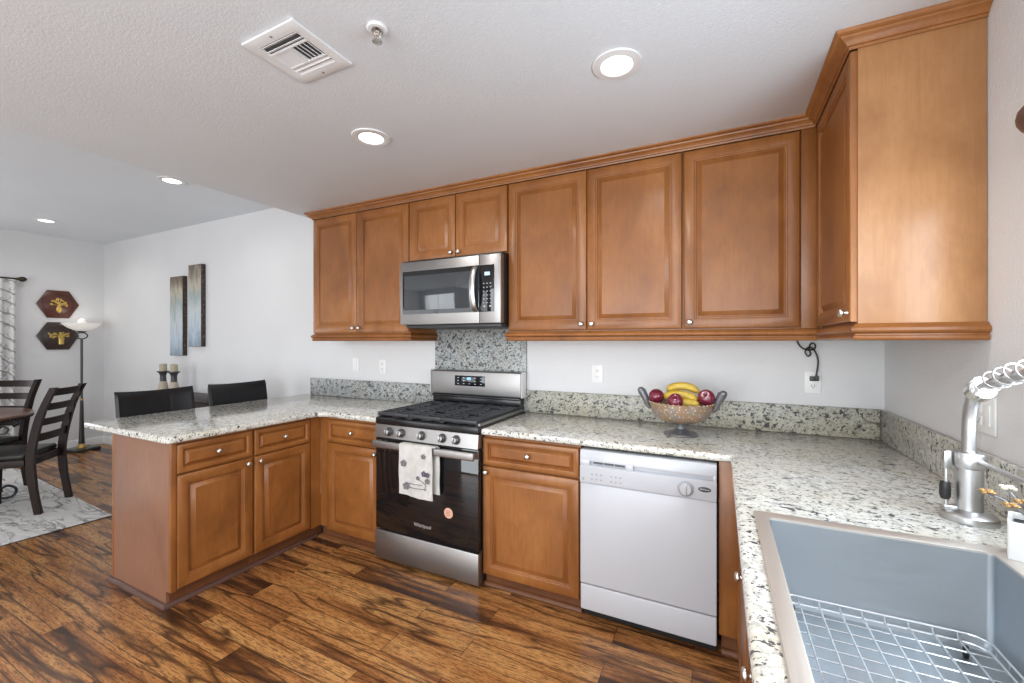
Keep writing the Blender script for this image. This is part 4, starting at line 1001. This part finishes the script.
for k in range(4):
    a = R(59 + 90 * k); c, s = math.cos(a), math.sin(a)
    sc = [(.47, .64), (.50, .665), (.475, .700), (.42, .690), (.36, .62), (.24, .50), (.11, .38), (.11, .30), (.22, .20), (.32, .10), (.37, .045), (.43, .024), (.48, .05), (.485, .10), (.44, .13), (.40, .11), (.405, .08)]
    part('scroll_leg', 'wrought_iron', r, lambda b: tube(b, smooth_path([(tx + q * c, ty + q * s, z) for q, z in sc], 5), .0105, 8))
    sc2 = [(.30, .70), (.34, .60), (.40, .575), (.43, .61), (.40, .64), (.37, .62)]
    part('scroll_brace', 'wrought_iron', r, lambda b: tube(b, smooth_path([(tx + q * c - .04 * s, ty + q * s + .04 * c, z) for q, z in sc2], 4), .007, 8))

# ladder-back chairs (own coordinates: the back is at +y)
def chair(label, loc, rz):
    r = thing('dining_chair', loc, label, 'chair', 'ladder back dining chairs', rz=rz or 1e-6)
    def post(x):
        def f(b):
            P = smooth_path([(x, .252, .001), (x, .222, .20), (x, .205, .42), (x, .228, .62), (x, .275, .82), (x, .345, 1.0)], 4); L = []
            for k, p in enumerate(P):
                w = .017; d = .024 if .25 < p.z < .8 else .021
                L.append([b.verts.new((p.x + a * w, p.y + e * d, p.z)) for a, e in ((-1, -1), (1, -1), (1, 1), (-1, 1))])
            for p, q in zip(L, L[1:]):
                for k in range(4): b.faces.new((p[k], p[(k + 1) % 4], q[(k + 1) % 4], q[k]))
            b.faces.new(L[0]); b.faces.new(L[-1])
        part('back_post', 'espresso', r, f)
    post(-.198); post(.198)
    def yb(z): return .205 + (.14 * ((z - .42) / .58) ** 1.55)
    for z0, z1 in ((.930, .990), (.815, .872), (.695, .752), (.570, .632)):
        def sf(b):
            L = []; n = 10
            for i in range(n + 1):
                u = -1 + 2 * i / n; c = .028 * (1 - u * u)
                L.append([b.verts.new((u * .182, yb(z) + c + dd, z)) for z, dd in ((z0, -.008), (z0, .008), (z1, .008), (z1, -.008))])
            for p, q in zip(L, L[1:]):
                for k in range(4): b.faces.new((p[k], p[(k + 1) % 4], q[(k + 1) % 4], q[k]))
            b.faces.new(L[0]); b.faces.new(L[-1])
        part('back_slat', 'espresso', r, sf)
    for x in (-.205, .205):
        part('leg', 'espresso', r, lambda b: lathe(b, (x, -.205, .001), (0, 0, 1), [(.020, 0), (.030, .385)], 4))
    part('seat_rail', 'espresso', r, lambda b: (box(b, -.222, -.225, .385, .222, -.195, .440, .002), box(b, -.222, -.194, .385, -.196, .178, .440, .002), box(b, .196, -.194, .385, .222, .178, .440, .002), box(b, -.178, .185, .385, .178, .21, .440, .002)))
    def seat(b):
        t = bmesh.new(); prism(t, fillet([(-.228, -.235), (.228, -.235), (.205, .178), (-.205, .178)], [.03] * 4), .4405, .488, .018, 4); join(b, t)
    part('seat', 'seat_leather', r, seat)
    return r
chair('dark ladder-back dining chair standing clear at the right of the round table', (-3.224, -1.400, .0115), R(-42.2))
chair('dark ladder-back dining chair beyond the round table, its lower back hidden by the table top', (-4.035, -1.435, .0115), R(30))
